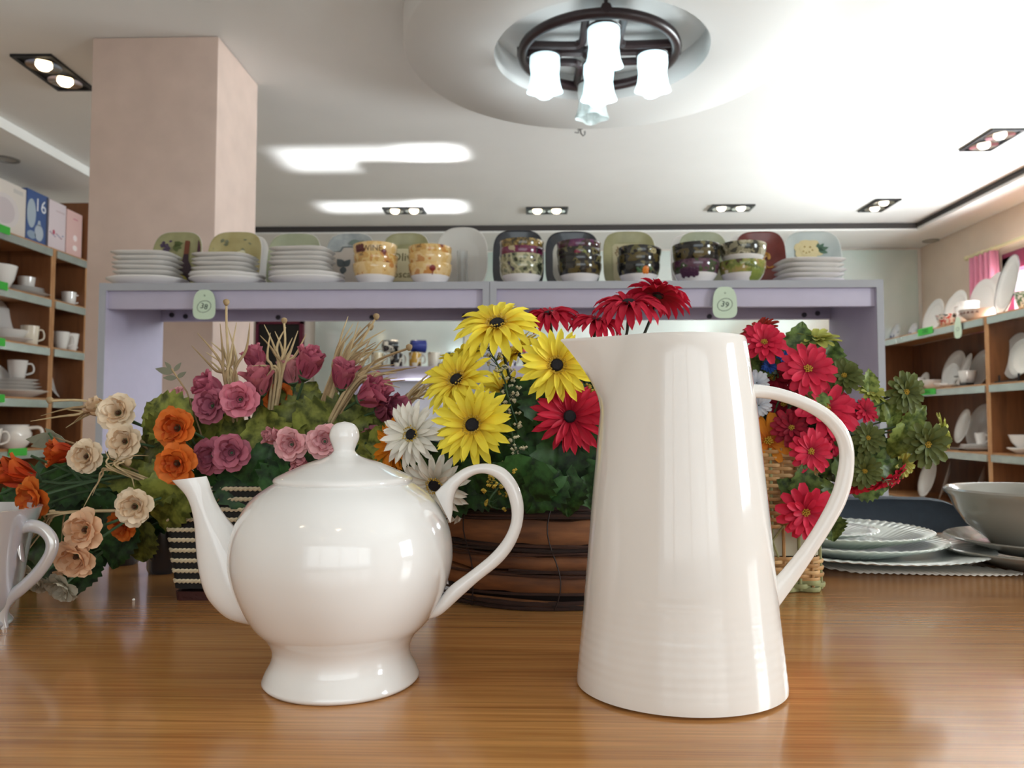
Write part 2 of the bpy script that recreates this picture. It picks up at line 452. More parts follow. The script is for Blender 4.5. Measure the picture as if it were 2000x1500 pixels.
lo = bpy.data.objects.new('lamp_glow', ld); col.objects.link(lo); lo.parent = lamp; lo.location = (0, -.0, -.30)
# ------------------------------------------------------------------ table
TZ = .75
M_tab = bpy.data.materials.new('table_laminate'); M_tab.use_nodes = True
nt = M_tab.node_tree; b = nt.nodes['Principled BSDF']
tc = nt.nodes.new('ShaderNodeTexCoord'); mp = nt.nodes.new('ShaderNodeMapping'); mp.inputs['Scale'].default_value = (1.1, 34, 1)
nt.links.new(tc.outputs['Object'], mp.inputs[0])
n1 = nt.nodes.new('ShaderNodeTexNoise'); n1.inputs['Scale'].default_value = 2.2; n1.inputs['Detail'].default_value = 9; n1.inputs['Roughness'].default_value = .62; n1.inputs['Distortion'].default_value = .25
nt.links.new(mp.outputs[0], n1.inputs['Vector'])
cr = nt.nodes.new('ShaderNodeValToRGB'); els = cr.color_ramp.elements
for k, (p_, c_) in enumerate([(.30, '#a66d3a'), (.42, '#bb8149'), (.52, '#c88f53'), (.62, '#b27841'), (.74, '#d3a062')]):
    e = els[k] if k < 2 else els.new(p_)
    e.position = p_; e.color = lin(c_)
nt.links.new(n1.outputs['Fac'], cr.inputs[0])
mp2 = nt.nodes.new('ShaderNodeMapping'); mp2.inputs['Scale'].default_value = (4, 260, 1)
nt.links.new(tc.outputs['Object'], mp2.inputs[0])
n2 = nt.nodes.new('ShaderNodeTexNoise'); n2.inputs['Scale'].default_value = 2.0; n2.inputs['Detail'].default_value = 4
nt.links.new(mp2.outputs[0], n2.inputs['Vector'])
mr = nt.nodes.new('ShaderNodeMapRange'); mr.inputs[1].default_value = .3; mr.inputs[2].default_value = .62; mr.inputs[3].default_value = .74; mr.inputs[4].default_value = 1.08
nt.links.new(n2.outputs['Fac'], mr.inputs[0])
vm = nt.nodes.new('ShaderNodeVectorMath'); vm.operation = 'SCALE'
nt.links.new(cr.outputs[0], vm.inputs[0]); nt.links.new(mr.outputs[0], vm.inputs['Scale'])
nt.links.new(vm.outputs[0], b.inputs['Base Color'])
b.inputs['Roughness'].default_value = .25; b.inputs['Coat Weight'].default_value = .4; b.inputs['Coat Roughness'].default_value = .12
table = thing('display_table', 'long wood-grain table carrying the white teapot, the pitcher and the flower baskets', 'table', (0, .35, 0))
MB().box((-1.5, -.55, TZ-.03), (1.5, .93, TZ)).build('table_top', M_tab, table, bevel=.003)
for sx in (-1, 1):
    for sy in (-1, 1):
        MB().box((sx*1.38-.035, .19+sy*.66-.035, 0), (sx*1.38+.035, .19+sy*.66+.035, TZ-.03)).build('leg', M_tab, table, bevel=.003)
MB().box((-1.36, .8, TZ-.12), (1.36, .82, TZ-.03)).build('apron', M_tab, table)
MB().box((-1.36, -.46, TZ-.12), (1.36, -.44, TZ-.03)).build('apron', M_tab, table)

# ------------------------------------------------------------------ porcelain
M_porc = mat('white_porcelain', '#f2f1f0', .10, coat=.6, spec=.5)
M_cream = mat('cream_porcelain', '#eeeae6', .10, coat=.6, spec=.5)
def pairs_sweep(secs, Y, n=20, org=Vector((0, 0, 0)), sub=5, cap=True):
    """a tube whose outline is drawn by pairs of pixels on the plane y=Y; secs: (x1,y1,x2,y2,depth half-width px)"""
    rr = []
    pxm = (P(1001, 900, Y)-P(1000, 900, Y)).length
    for x1, y1, x2, y2, dp in smoothpath(secs, sub):
        a = P(x1, y1, Y); c = P(x2, y2, Y); m = (a+c)/2; h = (c-a)/2
        rr.append([tuple(m + h*cos(t) + Vector((0, 1, 0))*dp*pxm*sin(t) - org) for t in [2*pi*k/n for k in range(n)]])
    return MB().rings(rr, cap)
# teapot
tb = PZ(668, 1326, TZ); TY = tb.y
def prof_px(pts, ax, Y, sub=5, zmin=None):
    out = []
    for hw, y in smoothpath(pts, sub):
        c = P(ax, y, Y); e = P(ax+hw, y, Y)
        out.append((max(0, e.x-c.x), c.z-TZ))
    return out
tp = thing('teapot', 'glossy white porcelain teapot with a ball-knobbed lid, curved spout and looped handle', 'teapot', (P(670, 1100, TY).x, TY, TZ))
tc_ = prof_px([(146, 1336), (151, 1332), (151, 1322), (144, 1304), (134, 1284), (131, 1268), (134, 1252), (146, 1232), (168, 1208), (192, 1166), (207, 1125), (213, 1085), (208, 1040), (192, 1000), (168, 968), (130, 941)], 670, TY)
foot0 = tc_[0][1]
prof = [(0, .006), (tc_[0][0]*.85, .006), (tc_[0][0]*.93, 0.0), (tc_[0][0], .0005)] + [(r, z) for r, z in tc_ if z > .002] + [(tc_[-1][0]-.004, tc_[-1][1]-.001), (tc_[-1][0]-.005, tc_[-1][1]-.006), (0, tc_[-1][1]-.006)]
MB().lathe(prof, 96).build('body', M_porc, tp, angle=70)
lp = prof_px([(131, 942), (133, 938), (132, 934), (126, 929), (100, 917), (70, 904), (45, 896), (30, 890), (22, 883), (20.5, 878), (24, 868), (28, 857), (28.5, 848), (25, 836), (16, 827), (0, 823)], 671, TY)
lid = MB().lathe([(0, lp[0][1]-.004), (lp[0][0]*.93, lp[0][1]-.004)]+lp, 96).build('lid', M_porc, tp, angle=60)
so_ = Vector((tp.location))
spout = pairs_sweep([(336, 938, 403, 930, 17), (349, 951, 408, 943, 18), (364, 968, 414, 962, 19), (374, 990, 424, 985, 22), (381, 1022, 442, 1012, 27), (384, 1060, 470, 1045, 33),
    (388, 1100, 500, 1085, 40), (398, 1145, 520, 1115, 45), (416, 1178, 545, 1135, 48), (450, 1208, 575, 1150, 46), (502, 1222, 600, 1165, 34)], TY, 24, so_)
spo = spout.build('spout', M_porc, tp, angle=75)
hd = pairs_sweep([(850, 962, 880, 1022, 5), (856, 956, 884, 1000, 10), (868, 944, 886, 976, 13), (882, 931, 896, 951, 13.5), (912, 912, 922, 930, 13), (950, 905, 946, 925, 13), (984, 914, 970, 935, 13), (1008, 940, 988, 958, 13), (1020, 970, 996, 982, 13), (1023, 1000, 999, 1008, 13),
    (1018, 1034, 994, 1032, 12.5), (1002, 1070, 980, 1058, 12), (976, 1102, 955, 1086, 12), (936, 1134, 918, 1116, 12), (898, 1168, 878, 1146, 13), (862, 1200, 852, 1176, 13), (838, 1209, 828, 1190, 8)], TY, 20, so_)
hd.build('handle', M_porc, tp, angle=75)

# pitcher
pb = PZ(1329, 1338, TZ); PY = pb.y
pc = thing('pitcher', 'tall tapered creamy white pitcher with a pointed lip and a ribbed lower body', 'pitcher', (P(1329, 1338, PY).x, PY, TZ))
pp = [(188, 1352), (197, 1348), (203, 1338), (204, 1325), (200, 1290), (190, 1200), (172, 1000), (151.5, 800), (137.5, 697), (132, 663)]
pr = []
for hw, y in pp:
    c = P(1328-(1352-y)*9/700, y, PY); e = P(1328-(1352-y)*9/700+hw, y, PY); pr.append((e.x-c.x, c.z-TZ))
ztop = pr[-1][1]
def rad_at(z):
    z0 = pr[0][1]
    for (r0, a), (r1, b_) in zip(pr[:-1], pr[1:]):
        if a <= z <= b_: return r0+(r1-r0)*(z-a)/(b_-a+1e-9)
    return pr[0][0] if z < z0 else pr[-1][0]
OV = .90                                   # seen from above the jug is slightly oval
NP = 112
tipw = P(1094, 668, PY); tipx = tipw.x-pc.location.x; tipz = tipw.z-TZ
spz = P(1178, 800, PY).z-TZ
def pitch_ring(z, inner=0):
    r = rad_at(z)-inner
    ring = []
    for k in range(NP):
        a = 2*pi*k/NP
        x, y = r*cos(a), r*OV*sin(a)
        d = abs(a-pi)
        if z > spz:                         # the lip grows out of the -x side
            t = (z-spz)/(ztop-spz)
            wdt = .62*(.55+.45*t)
            if d < wdt:
                g = (1-d/wdt)
                reach = (abs(tipx)-rad_at(ztop))*(t**1.45)
                x -= reach*g**1.25
                y *= 1-.25*t*g
        ring.append((x, y, z))
    return ring
zs = [0.0, .002, .006]
ribs0, ribs1 = .006, P(1300, 1120, PY).z-TZ
z = .010
while z < ztop-1e-4:
    zs.append(z); z += .0011 if z < ribs1 else .005
zs.append(ztop)
rings = [[(rad_at(0)*.93*cos(2*pi*k/NP), rad_at(0)*.93*OV*sin(2*pi*k/NP), 0) for k in range(NP)]]
def tilt(ring, zz):
    return ring
for z in zs[1:]:
    ro = pitch_ring(z)
    if ribs0 < z < ribs1:
        fade = min(1, (ribs1-z)/.03)
        q = .00006*fade*(sin(2*pi*z/.0058) + .8*sin(2*pi*z/.019))
        ro = [(x*(1+q/.07), y*(1+q/.07), zz) for x, y, zz in ro]
    rings.append(ro)
rim = rings[-1]
def scale_ring(ring, f, dz): return [(x*f, y*f, zz+dz) for x, y, zz in ring]
rings[-1] = scale_ring(rim, .997, -.0008)
rings.append(scale_ring(rim, .985, .0006)); rings.append(scale_ring(rim, .968, .0002)); rings.append(scale_ring(rim, .955, -.003))
for z in (ztop-.012, ztop-.03, ztop-.06, ztop-.12, .02, .008):
    rings.append([(x*.95, y*.95, zz) for x, y, zz in pitch_ring(z, .0)])
MB().rings(rings).build('body', M_cream, pc, angle=60)
po = Vector(pc.location)
ph = pairs_sweep([(1446, 752, 1450, 782, 10), (1462, 750, 1462, 778, 13), (1490, 752, 1488, 778, 15), (1530, 760, 1524, 784, 15), (1580, 778, 1568, 800, 15), (1622, 802, 1602, 820, 15), (1650, 832, 1626, 845, 14.5), (1664, 862, 1637, 868, 14.5), (1668, 895, 1640, 895, 14),
    (1664, 940, 1634, 932, 14), (1650, 985, 1622, 970, 14), (1622, 1035, 1596, 1020, 13.5), (1590, 1085, 1566, 1066, 13), (1560, 1130, 1536, 1104, 13), (1530, 1172, 1508, 1135, 13), (1514, 1194, 1496, 1150, 11)], PY, 20, po)
ph.build('handle', M_cream, pc, angle=75)
# ------------------------------------------------------------------ display units behind the flowers
M_lilac = mat('lilac_board', '#b7b0c4', .5, var=.02, vscale=20)
M_edge = mat('grey_edging', '#a3a4ab', .4)
M_bolt = mat('cam_bolt', '#4c4a52', .35, metal=.5)
GY, GB = 2.35, 2.73
GT = P(960, 549, GY).z
def gx(px): return P(px, 700, GY).x
def display_unit(x0, x1, bolts, label):
    t = thing('display_unit', label, 'display unit', (x0, GY, 0), group='lilac display units behind the table')
    w = x1-x0; d = GB-GY; e = .021; tt = P(600, 549, GY).z-P(600, 564, GY).z
    for x in (0, w-e):
        p = MB().box((x, .003, 0), (x+e, d, GT)).build('side_panel', M_lilac, t, bevel=.001)
        MB().box((x, 0, 0), (x+e, .003, GT)).build('edge_strip', M_edge, p, smooth=False)
    p = MB().box((e, .003, GT-tt), (w-e, d, GT-.001)).build('top_board', M_lilac, t, bevel=.001)
    MB().box((e, 0, GT-tt), (w-e, .003, GT-.001)).build('edge_strip', M_edge, p, smooth=False)
    zb = P(600, 601, GY).z
    MB().box((e, .012, zb), (w-e, .03, GT-tt-.0005)).build('front_rail', M_lilac, t, bevel=.001)
    zr = P(600, 628, GB).z
    rr = MB().box((e, d-.02, zr), (w-e, d-.002, GT-tt-.0005)).build('rear_rail', M_lilac, t, bevel=.001)
    for px, py in bolts:
        c = P(px, py, GB-.022)
        MB().lathe([(0, 0), (.004, 0), (.0045, .002), (.008, .002), (.009, 0.0), (.009, -.003)], 14).xf(Matrix.Translation((c.x-x0, d-.0225, c.z)) @ Matrix.Rotation(pi/2, 4, 'X')).build('bolt', M_bolt, rr)
    for z in (.62, .08):
        s = MB().box((e, .006, z), (w-e, d-.004, z+.025)).build('shelf', M_lilac, t, bevel=.001)
    return t
display_unit(gx(190), gx(955.5), [(335, 615), (362, 618), (543, 620), (726, 620), (907, 617), (933, 616)], 'lilac display unit with grey edges under the stacked plates, on the left')
display_unit(gx(956.5), gx(1729), [(1386, 618), (1571, 615), (1597, 612), (1090, 616)], 'lilac display unit with grey edges under the dark bowls, on the right')

# hanging number tags
M_tag = mat('mint_tag', '#c5d6bf', .5)
M_ink = mat('tag_ink', '#4b5a52', .7)
def number_tag(px, py0, py1, num, label):
    a = P(px, py0, GY-.003); c = P(px, py1, GY-.003); h = a.z-c.z; w = h*.86
    t = thing('number_tag', label, 'tag', (a.x, GY-.004, c.z), group='mint number tags on the display units')
    pts = []
    for k in range(40):
        a_ = 2*pi*k/40; y = sin(a_); x = cos(a_)
        ww = w/2*(.74+.26*(1-(y+1)/2))
        ee = 3.2
        pts.append((ww*math.copysign(abs(x)**(2/ee), x), h/2+h/2*math.copysign(abs(y)**(2/ee), y)))
    MB().rings([[(x, 0, y) for x, y in pts], [(x, -.0015, y) for x, y in pts]]).build('card', M_tag, t, angle=30)
    ring = [(w*.27*cos(2*pi*k/24), -.002, h*.43+w*.23*sin(2*pi*k/24+.15)) for k in range(25)]
    MB().tube(ring, .0007, 5).build('circle_mark', M_ink, t)
    MB().tube([(-.002, -.002, h*.80), (0, -.002, h*.83), (.003, -.002, h*.79), (-.001, -.002, h*.77)], .0005, 4).build('small_mark', M_ink, t)
    o = obj('number', text_mesh(num, w*.3, M_ink), t, (0, -.002, h*.43), (pi/2, .25, 0))
    MB().tube([(0, -.0005, h*.93), (0, .001, h*1.02)], .0006, 5).build('thread', M_ink, t)
number_tag(400, 566, 624, '38', 'pale green number tag hanging from the left display unit, circled figures')
number_tag(1415, 560, 622, '39', 'pale green number tag hanging from the right display unit, circled figures')

# ---------------------------------------------------------------- square plates
def sring(w, h, e, z, n=56):
    out = []
    for k in range(n):
        a = 2*pi*k/n; c, s = cos(a), sin(a)
        out.append((w*math.copysign(abs(c)**(2/e), c), h*math.copysign(abs(s)**(2/e), s), z))
    return out
SQP = [(.02, 0), (.5, 0), (.54, .002), (.72, .006), (1.0, .0175), (1.005, .019), (.995, .0198), (.95, .0185), (.70, .0085), (.60, .006), (.02, .0055)]
def square_plate_mesh(name, w, h, mface, mback, e=3.6, k=1.0):
    rr = [sring(w*q, h*q, 2+(e-2)*min(1, q+.2), z*k) for q, z in SQP]
    mb = MB().rings(rr)
    me = mb.mesh(name, [mback, mface], angle=60)
    n = 56
    for i, p in enumerate(me.polygons):
        if (i//n >= 6 and i < n*(len(rr)-1)) or i == len(me.polygons)-1: p.material_index = 1
    return me
M_white = mat('shelf_porcelain', '#e9e5e1', .18, coat=.3)
M_greyplate = mat('greyish_porcelain', '#c9c6c0', .2, coat=.3)
def blob(mb, x, y, r, z, n=10, ry=None):
    """a low round dot lying on a plate face"""
    ry = ry or r
    return mb.rings([[(x+r*q*cos(2*pi*k/n), y+ry*q*sin(2*pi*k/n), z+dz) for k in range(n)] for q, dz in ((1, 0), (.7, .0006), (.1, .0009))])
def flat(mb, pts, z, th=.0006):
    return mb.rings([[(x, y, z) for x, y in pts], [(x, y, z+th) for x, y in pts]])
def leafpts(x, y, L, W, a, n=7):
    up = [(t/n*L, W*sin(pi*(t/n)**.8)) for t in range(n+1)]; lo_ = [(t/n*L, -W*sin(pi*(t/n)**.8)) for t in range(n-1, 0, -1)]
    return [(x+u*cos(a)-v*sin(a), y+u*sin(a)+v*cos(a)) for u, v in up+lo_]
PZF = .0062
def standing_plate(px0, px1, ytop, Y, face, label, decor=None, back=M_white, e=3.6, lean=13, yaw=0, asp=1.0, back_plate=None):
    a, b_ = P(px0, 500, Y), P(px1, 500, Y)
    w = (b_.x-a.x)/2; c = (a.x+b_.x)/2
    zt = P((px0+px1)/2, ytop, Y).z
    h = (zt-GT)/2/cos(R(lean))
    rot = Euler((pi/2-R(lean), 0, R(yaw)), 'XYZ')
    o = thing('display_plate', label, 'plate', (c, Y, GT+h*cos(R(lean))+.001), rot, 'square plates standing along the display units')
    obj('plate_body', square_plate_mesh('plate_body', w, h, face, back, e), o)
    if decor:
        for nm, mb, m in decor(w, h): mb.build(nm, m, o, smooth=False)
    # little wire easel behind
    bz = -h
    MB().tube([(-w*.45, -h+.004, .022), (-w*.45, -h+.002, -.002), (0, h*.2, -.012), (w*.45, -h+.002, -.002), (w*.45, -h+.004, .022)], .0012, 5).build('easel', M_bolt, o)
    return o
def D(c, **k): return mat('print_'+c.strip('#'), c, .3, **k)
def decor_grapes(w, h):
    out = []; r_ = random.Random(3)
    g = MB()
    for i in range(34):
        t = r_.random(); x = -w*.52+w*.34*(r_.random()-.5)*(1.3-t); y = h*.75-h*.62*t
        blob(g, x, y, w*.072, PZF+.004+.0002*i, 9)
    out.append(('printed_grapes', g, D('#4a3a52')))
    l = MB()
    for a in (.2, -.5, -1.2, .9): flat(l, leafpts(-w*.2, h*.62, w*.34, w*.1, a), PZF+.003)
    out.append(('printed_leaf', l, D('#566036')))
    flat_ = MB(); flat(flat_, [(w*.22, h*.75), (w*.42, h*.75), (w*.42, h*.3), (w*.22, h*.3)], PZF+.004); out.append(('printed_bottle_neck', flat_, D('#6b3a28')))
    b_ = MB(); flat(b_, [(w*.22, h*.3), (w*.42, h*.3), (w*.44, h*.1), (w*.62, -h*.15), (w*.62, -h*.8), (w*.02, -h*.8), (w*.02, -h*.15), (w*.2, h*.1)], PZF+.004); out.append(('printed_bottle', b_, D('#33202c')))
    s_ = MB(); flat(s_, [(w*.78, h*.8), (w*.9, h*.7), (w*.94, 0), (w*.8, 0)], PZF+.011); out.append(('printed_stripe', s_, D('#43202f')))
    y_ = MB(); blob(y_, w*.22, -h*.62, w*.3, PZF+.006, 14); out.append(('printed_glass', y_, D('#a69a4c')))
    return out
def decor_leaves(w, h):
    out = []; r_ = random.Random(5); l = MB()
    for i in range(26):
        x = w*(r_.random()*1.7-.85); y = h*(r_.random()*1.5-.6)
        if abs(x) > w*.9: continue
        rr = max(abs(x)/w, abs(y)/h); flat(l, leafpts(x, y, w*.2, w*.07, r_.random()*6.3), PZF+max(0, (rr-.6)*.03)+.001)
    out.append(('printed_leaf', l, D('#77795f')))
    f = MB()
    for i in range(5): blob(f, w*.2+w*.1*cos(i*1.26), h*.25+h*.1*sin(i*1.26), w*.12, PZF+.002+i*.0003)
    out.append(('printed_flower', f, D('#d5cfae')))
    g = MB(); flat(g, leafpts(-w*.1, -h*.1, w*.45, w*.13, 1.0), PZF+.003); flat(g, leafpts(-w*.35, -h*.05, w*.3, w*.1, .6), PZF+.003)
    out.append(('printed_leaf', g, D('#42592f')))
    return out
def squiggle(mb, x0, x1, y, amp, z, seed):
    r_ = random.Random(seed); pts = []; n = 26
    for i in range(n+1):
        t = i/n; pts.append((x0+(x1-x0)*t+amp*.3*sin(i*2.1), y+amp*(r_.random()-.5)*1.6+amp*.5*sin(i*1.7), z))
    return mb.tube(pts, amp*.09, 4)
def decor_script(col_='#cfc8ae', ink='#93735a', words=()):
    def f(w, h):
        out = [('printed_label', flat(MB(), [(-w*.62, -h*.7), (w*.62, -h*.7), (w*.62, h*.62), (-w*.62, h*.62)], PZF+.002), D(col_))]
        s_ = MB()
        squiggle(s_, -w*.5, -w*.1, h*.38, h*.17, PZF+.0032, 4); squiggle(s_, w*.05, w*.5, h*.38, h*.15, PZF+.0032, 9)
        squiggle(s_, -w*.5, w*.4, -.05*h, h*.13, PZF+.0032, 12); squiggle(s_, -w*.45, w*.5, -.4*h, h*.12, PZF+.0032, 15)
        out.append(('printed_script', s_, D(ink)))
        return out
    return f
def decor_butterfly(w, h):
    out = []
    out.append(('printed_label', flat(MB(), [(-w*.72, -h*.75), (w*.7, -h*.75), (w*.7, h*.4), (w*.3, h*.4), (w*.2, h*.55), (-w*.3, h*.55), (-w*.4, h*.4), (-w*.72, h*.4)], PZF+.003), D('#b5aaa0')))
    b_ = MB(); flat(b_, leafpts(-w*.25, -h*.1, w*.45, w*.17, 2.3), PZF+.0045); flat(b_, leafpts(-w*.25, -h*.1, w*.36, w*.14, -1.7), PZF+.0045); flat(b_, leafpts(-w*.25, -h*.1, w*.4, w*.14, .9), PZF+.0045)
    out.append(('printed_butterfly', b_, D('#4a5154')))
    s_ = MB().tube([(-w*.72, -h*.2, PZF+.004), (-w*.72, h*.42, PZF+.004), (-w*.45, h*.42, PZF+.004), (-w*.35, h*.57, PZF+.004), (w*.2, h*.57, PZF+.004), (w*.3, h*.42, PZF+.004)], .0015, 4)
    out.append(('printed_border', s_, D('#5c6466')))
    l = MB(); flat(l, leafpts(-w*.1, h*.7, w*.5, w*.13, .1), PZF+.007); flat(l, leafpts(.35*w, h*.75, w*.35, w*.12, -.6), PZF+.008); out.append(('printed_leaf', l, D('#6e7c73')))
    return out
def decor_panel(c1):
    def f(w, h):
        return [('printed_panel', flat(MB(), [(-w*.72, -h*.7), (w*.6, -h*.7), (w*.6, h*.62), (-w*.72, h*.62)], PZF+.003), D(c1))]
    return f
def decor_lattice(w, h):
    s_ = MB()
    for i in range(-5, 6):
        x = i*w*.24
        for sg in (-1, 1):
            pts = [(x+sg*t*h*.8, t*h*.8, PZF+.004) for t in (-1, -.3, .3, 1)]
            pts = [p for p in pts if abs(p[0]) < w*.75]
            if len(pts) > 1: s_.tube(pts, .0011, 4)
    return [('printed_lattice', s_, D('#d9d8cc'))]
def decor_gold(w, h):
    s_ = MB(); r_ = random.Random(2)
    for i in range(5):
        a = r_.random()*6
        s_.tube([(w*.3+w*.3*q*cos(a+q*5), h*.1+h*.35*q*sin(a+q*5), PZF+.003) for q in [k/8 for k in range(9)]], .0022, 4)
    return [('printed_scroll', s_, D('#b5843c'))]
def decor_rose(w, h):
    f = MB(); r_ = random.Random(8)
    for i in range(14):
        a = i*.9; q = .06+.32*(1-i/14)
        blob(f, -w*.15+w*q*cos(a), h*.38+h*q*.8*sin(a), w*.21*(.6+.4*(1-i/14)), PZF+.003+i*.0003, 12)
    g = MB()
    for a, L in ((.9, .35), (.3, .4), (-.3, .35), (1.5, .3)): flat(g, leafpts(w*.22, h*.38, w*L, w*.08, a), PZF+.004)
    c = MB()
    for i in range(6): blob(c, -w*.15+w*.16*cos(i), h*.38+h*.12*sin(i*2), w*.035, PZF+.008, 7)
    return [('printed_rose', f, D('#d6c79a')), ('printed_leaf', g, D('#4c6a58')), ('printed_shadow', c, D('#a58c52'))]
def decor_olive(w, h):
    out = [('printed_label', flat(MB(), [(-w*.6, -h*.6), (w*.62, -h*.6), (w*.62, h*.5), (-w*.6, h*.5)], PZF+.003), D('#c2b996'))]
    return out
F_olive = ramp_mat('face_olive', [(.3, '#82805a'), (.7, '#a19c72')], (1, 1, 1), rough=.25, noise=14)
F_tan = ramp_mat('face_tan', [(.3, '#9d8d58'), (.7, '#b6ab7c')], (1, 1, 1), rough=.25, noise=12)
F_sage = ramp_mat('face_sage', [(.3, '#8d9478'), (.7, '#a8ab90')], (1, 1, 1), rough=.25, noise=10)
F_grey = ramp_mat('face_grey', [(.3, '#80878a'), (.55, '#a2a6a5'), (.7, '#8a9494')], (1, 1, 1), rough=.25, noise=20)
F_navy = mat('face_navy', '#1c222c', .15, coat=.4)
F_maroon = ramp_mat('face_maroon', [(.35, '#5a211c'), (.7, '#74302a')], (1, 1, 1), rough=.15, noise=14)
F_blue = ramp_mat('face_paleblue', [(.3, '#a9b5b6'), (.7, '#c3cac6')], (1, 1, 1), rough=.2, noise=9)
YS = 2.62
standing_plate(300, 397, 455, YS, F_olive, 'olive square plate printed with purple grapes and a dark wine bottle', decor_grapes)
standing_plate(408, 513, 455, YS, F_tan, 'tan square plate printed with grey leaves and a pale flower', decor_leaves)
standing_plate(428, 526, 462, YS+.035, M_white, 'plain white square plate half hidden behind the tan leaf-printed plate', lean=12)
standing_plate(525, 628, 458, YS, F_sage, 'sage square plate with a pale label and cursive script, above the middle plate stack', decor_script())
standing_plate(638, 733, 458, YS, F_grey, 'grey square plate printed with a dark butterfly and an ornate border', decor_butterfly)
po_ = standing_plate(747, 840, 457, YS, F_olive, 'olive square plate with a cream panel lettered Olive, between the yellow bowls', decor_olive)
hh = P(790, 457, YS).z-GT
ow = po_.children[0].dimensions
obj('lettering', text_mesh('Olive', .042, D('#5f5634')), po_, (-.005, .022, PZF+.0045))
obj('lettering', text_mesh('Toscana', .036, D('#5f5634')), po_, (-.005, -.042, PZF+.0045))
standing_plate(852, 953, 446, YS-.01, M_greyplate, 'large plain pearly white plate behind a clear stand', e=2.7)
standing_plate(963, 1062, 452, YS, F_navy, 'navy-rimmed square plate with a pale panel behind the four gold and plum bowls', decor_panel('#c6c2b4'), back=F_navy)
standing_plate(1065, 1170, 454, YS, F_navy, 'navy-rimmed square plate with a pale panel behind the four black floral bowls', decor_panel('#b9b6ac'), back=F_navy)
standing_plate(1177, 1280, 454, YS, F_olive, 'olive square plate with faded script behind the black bowls with an orange fruit', decor_script('#b7ae8c', '#8b6a4c'))
standing_plate(1308, 1400, 459, YS+.035, M_white, 'plain white square plate leaning behind the lattice-patterned plate', lean=12)
standing_plate(1324, 1420, 455, YS, F_sage, 'sage and grey square plate with a pale diamond lattice', decor_lattice)
standing_plate(1436, 1532, 454, YS, F_maroon, 'maroon square plate with golden scrollwork', decor_gold, yaw=-6)
standing_plate(1420, 1500, 461, YS+.035, M_white, 'plain white square plate peeking out behind the maroon plate', lean=12)
standing_plate(1532, 1640, 454, YS, F_blue, 'pale blue square plate printed with a cream rose and green leaves', decor_rose, yaw=-5)
# clear acrylic stand in front of the pearly plate
M_clear = mat('clear_acrylic', '#f2f5f7', .05, trans=1, ior=1.45)
ac = P(903, 548, 2.5)
t = thing('clear_stand', 'clear acrylic tube with faint dark lettering in front of the pearly plate', 'stand', (ac.x, 2.5, GT))
MB().lathe([(.018, .006), (.018, .128), (.016, .128), (.016, .006)], 24, closed=True).build('tube', M_clear, t)
MB().lathe([(0, 0), (.03, 0), (.03, .005), (0, .006)], 24).build('base', M_clear, t)

# stacks of plates
ORD = {5: ('lowest', 'second up', 'middle one', 'second from top', 'topmost'), 6: ('lowest', 'second up', 'third up', 'third from top', 'second from top', 'topmost')}
def plate_stack(px0, px1, cy_bottom, n_small, n_base, bx0, bx1, Y, label_top, where, seed):
    r_ = random.Random(seed)
    z = GT
    if n_base:
        a, b_ = P(bx0, 530, Y), P(bx1, 530, Y); w = (b_.x-a.x)/2; cx = (a.x+b_.x)/2
        me = square_plate_mesh('oval_plate', w, w*.72, M_white, M_white, 2.3, 1.55)
        for i in range(n_base):
            o = obj('oval_plate', me, None, (cx, Y, z+.0005), (0, 0, r_.uniform(-.05, .05)))
            tag(o, 'white oval plate at the bottom of %s' % where if n_base == 1 else '%s white oval plate under %s' % (('lower', 'upper')[i], where), 'plate', 'oval plates under '+where)
            z += .0125
        z += .0185-.0125+.001
    a, b_ = P(px0, 510, Y), P(px1, 510, Y); w = (b_.x-a.x)/2; cx = (a.x+b_.x)/2
    me = square_plate_mesh('square_plate', w, w*.8, M_white, M_white, 4.0, .75)
    zt = P(px0, cy_bottom, Y-w*.7).z
    step = max(.006, (zt-.014-z)/max(1, n_small-1))
    for i in range(n_small):
        o = obj('square_plate', me, None, (cx+r_.uniform(-.004, .004), Y+r_.uniform(-.004, .004), z), (r_.uniform(-.01, .01), r_.uniform(-.012, .012), r_.uniform(-.06, .06)+.12*(1 if seed % 2 else -1)*.5))
        tag(o, 'small white square plate, %s in %s' % (ORD[n_small][i], where), 'plate', 'small square plates in '+where)
        z += step
plate_stack(232, 347, 490, 6, 1, 214, 364, 2.47, 'small white square plate in the six-high stack before the grape plate', 'the stack before the grape plate', 1)
plate_stack(385, 498, 494, 5, 2, 374, 516, 2.47, 'small white square plate in the five-high stack before the leaf-printed plate', 'the stack before the leaf-printed plate', 2)
plate_stack(533, 648, 482, 6, 2, 527, 673, 2.47, 'small white square plate in the six-high stack before the butterfly plate', 'the stack before the butterfly plate', 4)
plate_stack(1517, 1640, 504, 5, 0, 0, 0, 2.47, 'small white square plate in the stack before the cream rose plate', 'the stack before the rose plate', 3)
for i in range(4):
    o = obj('square_plate', square_plate_mesh('square_plate', .03, .05, M_greyplate, M_white, 3, .4) if i == 0 else o.data, None, (P(957, 540, 2.6).x, 2.60, GT+.0005+i*.005))
    tag(o, 'tiny dish between the pearly and navy plates, %s of the stack' % ('lowest', 'second up', 'third up', 'topmost')[i], 'dish', 'tiny dishes between the pearly and navy plates')

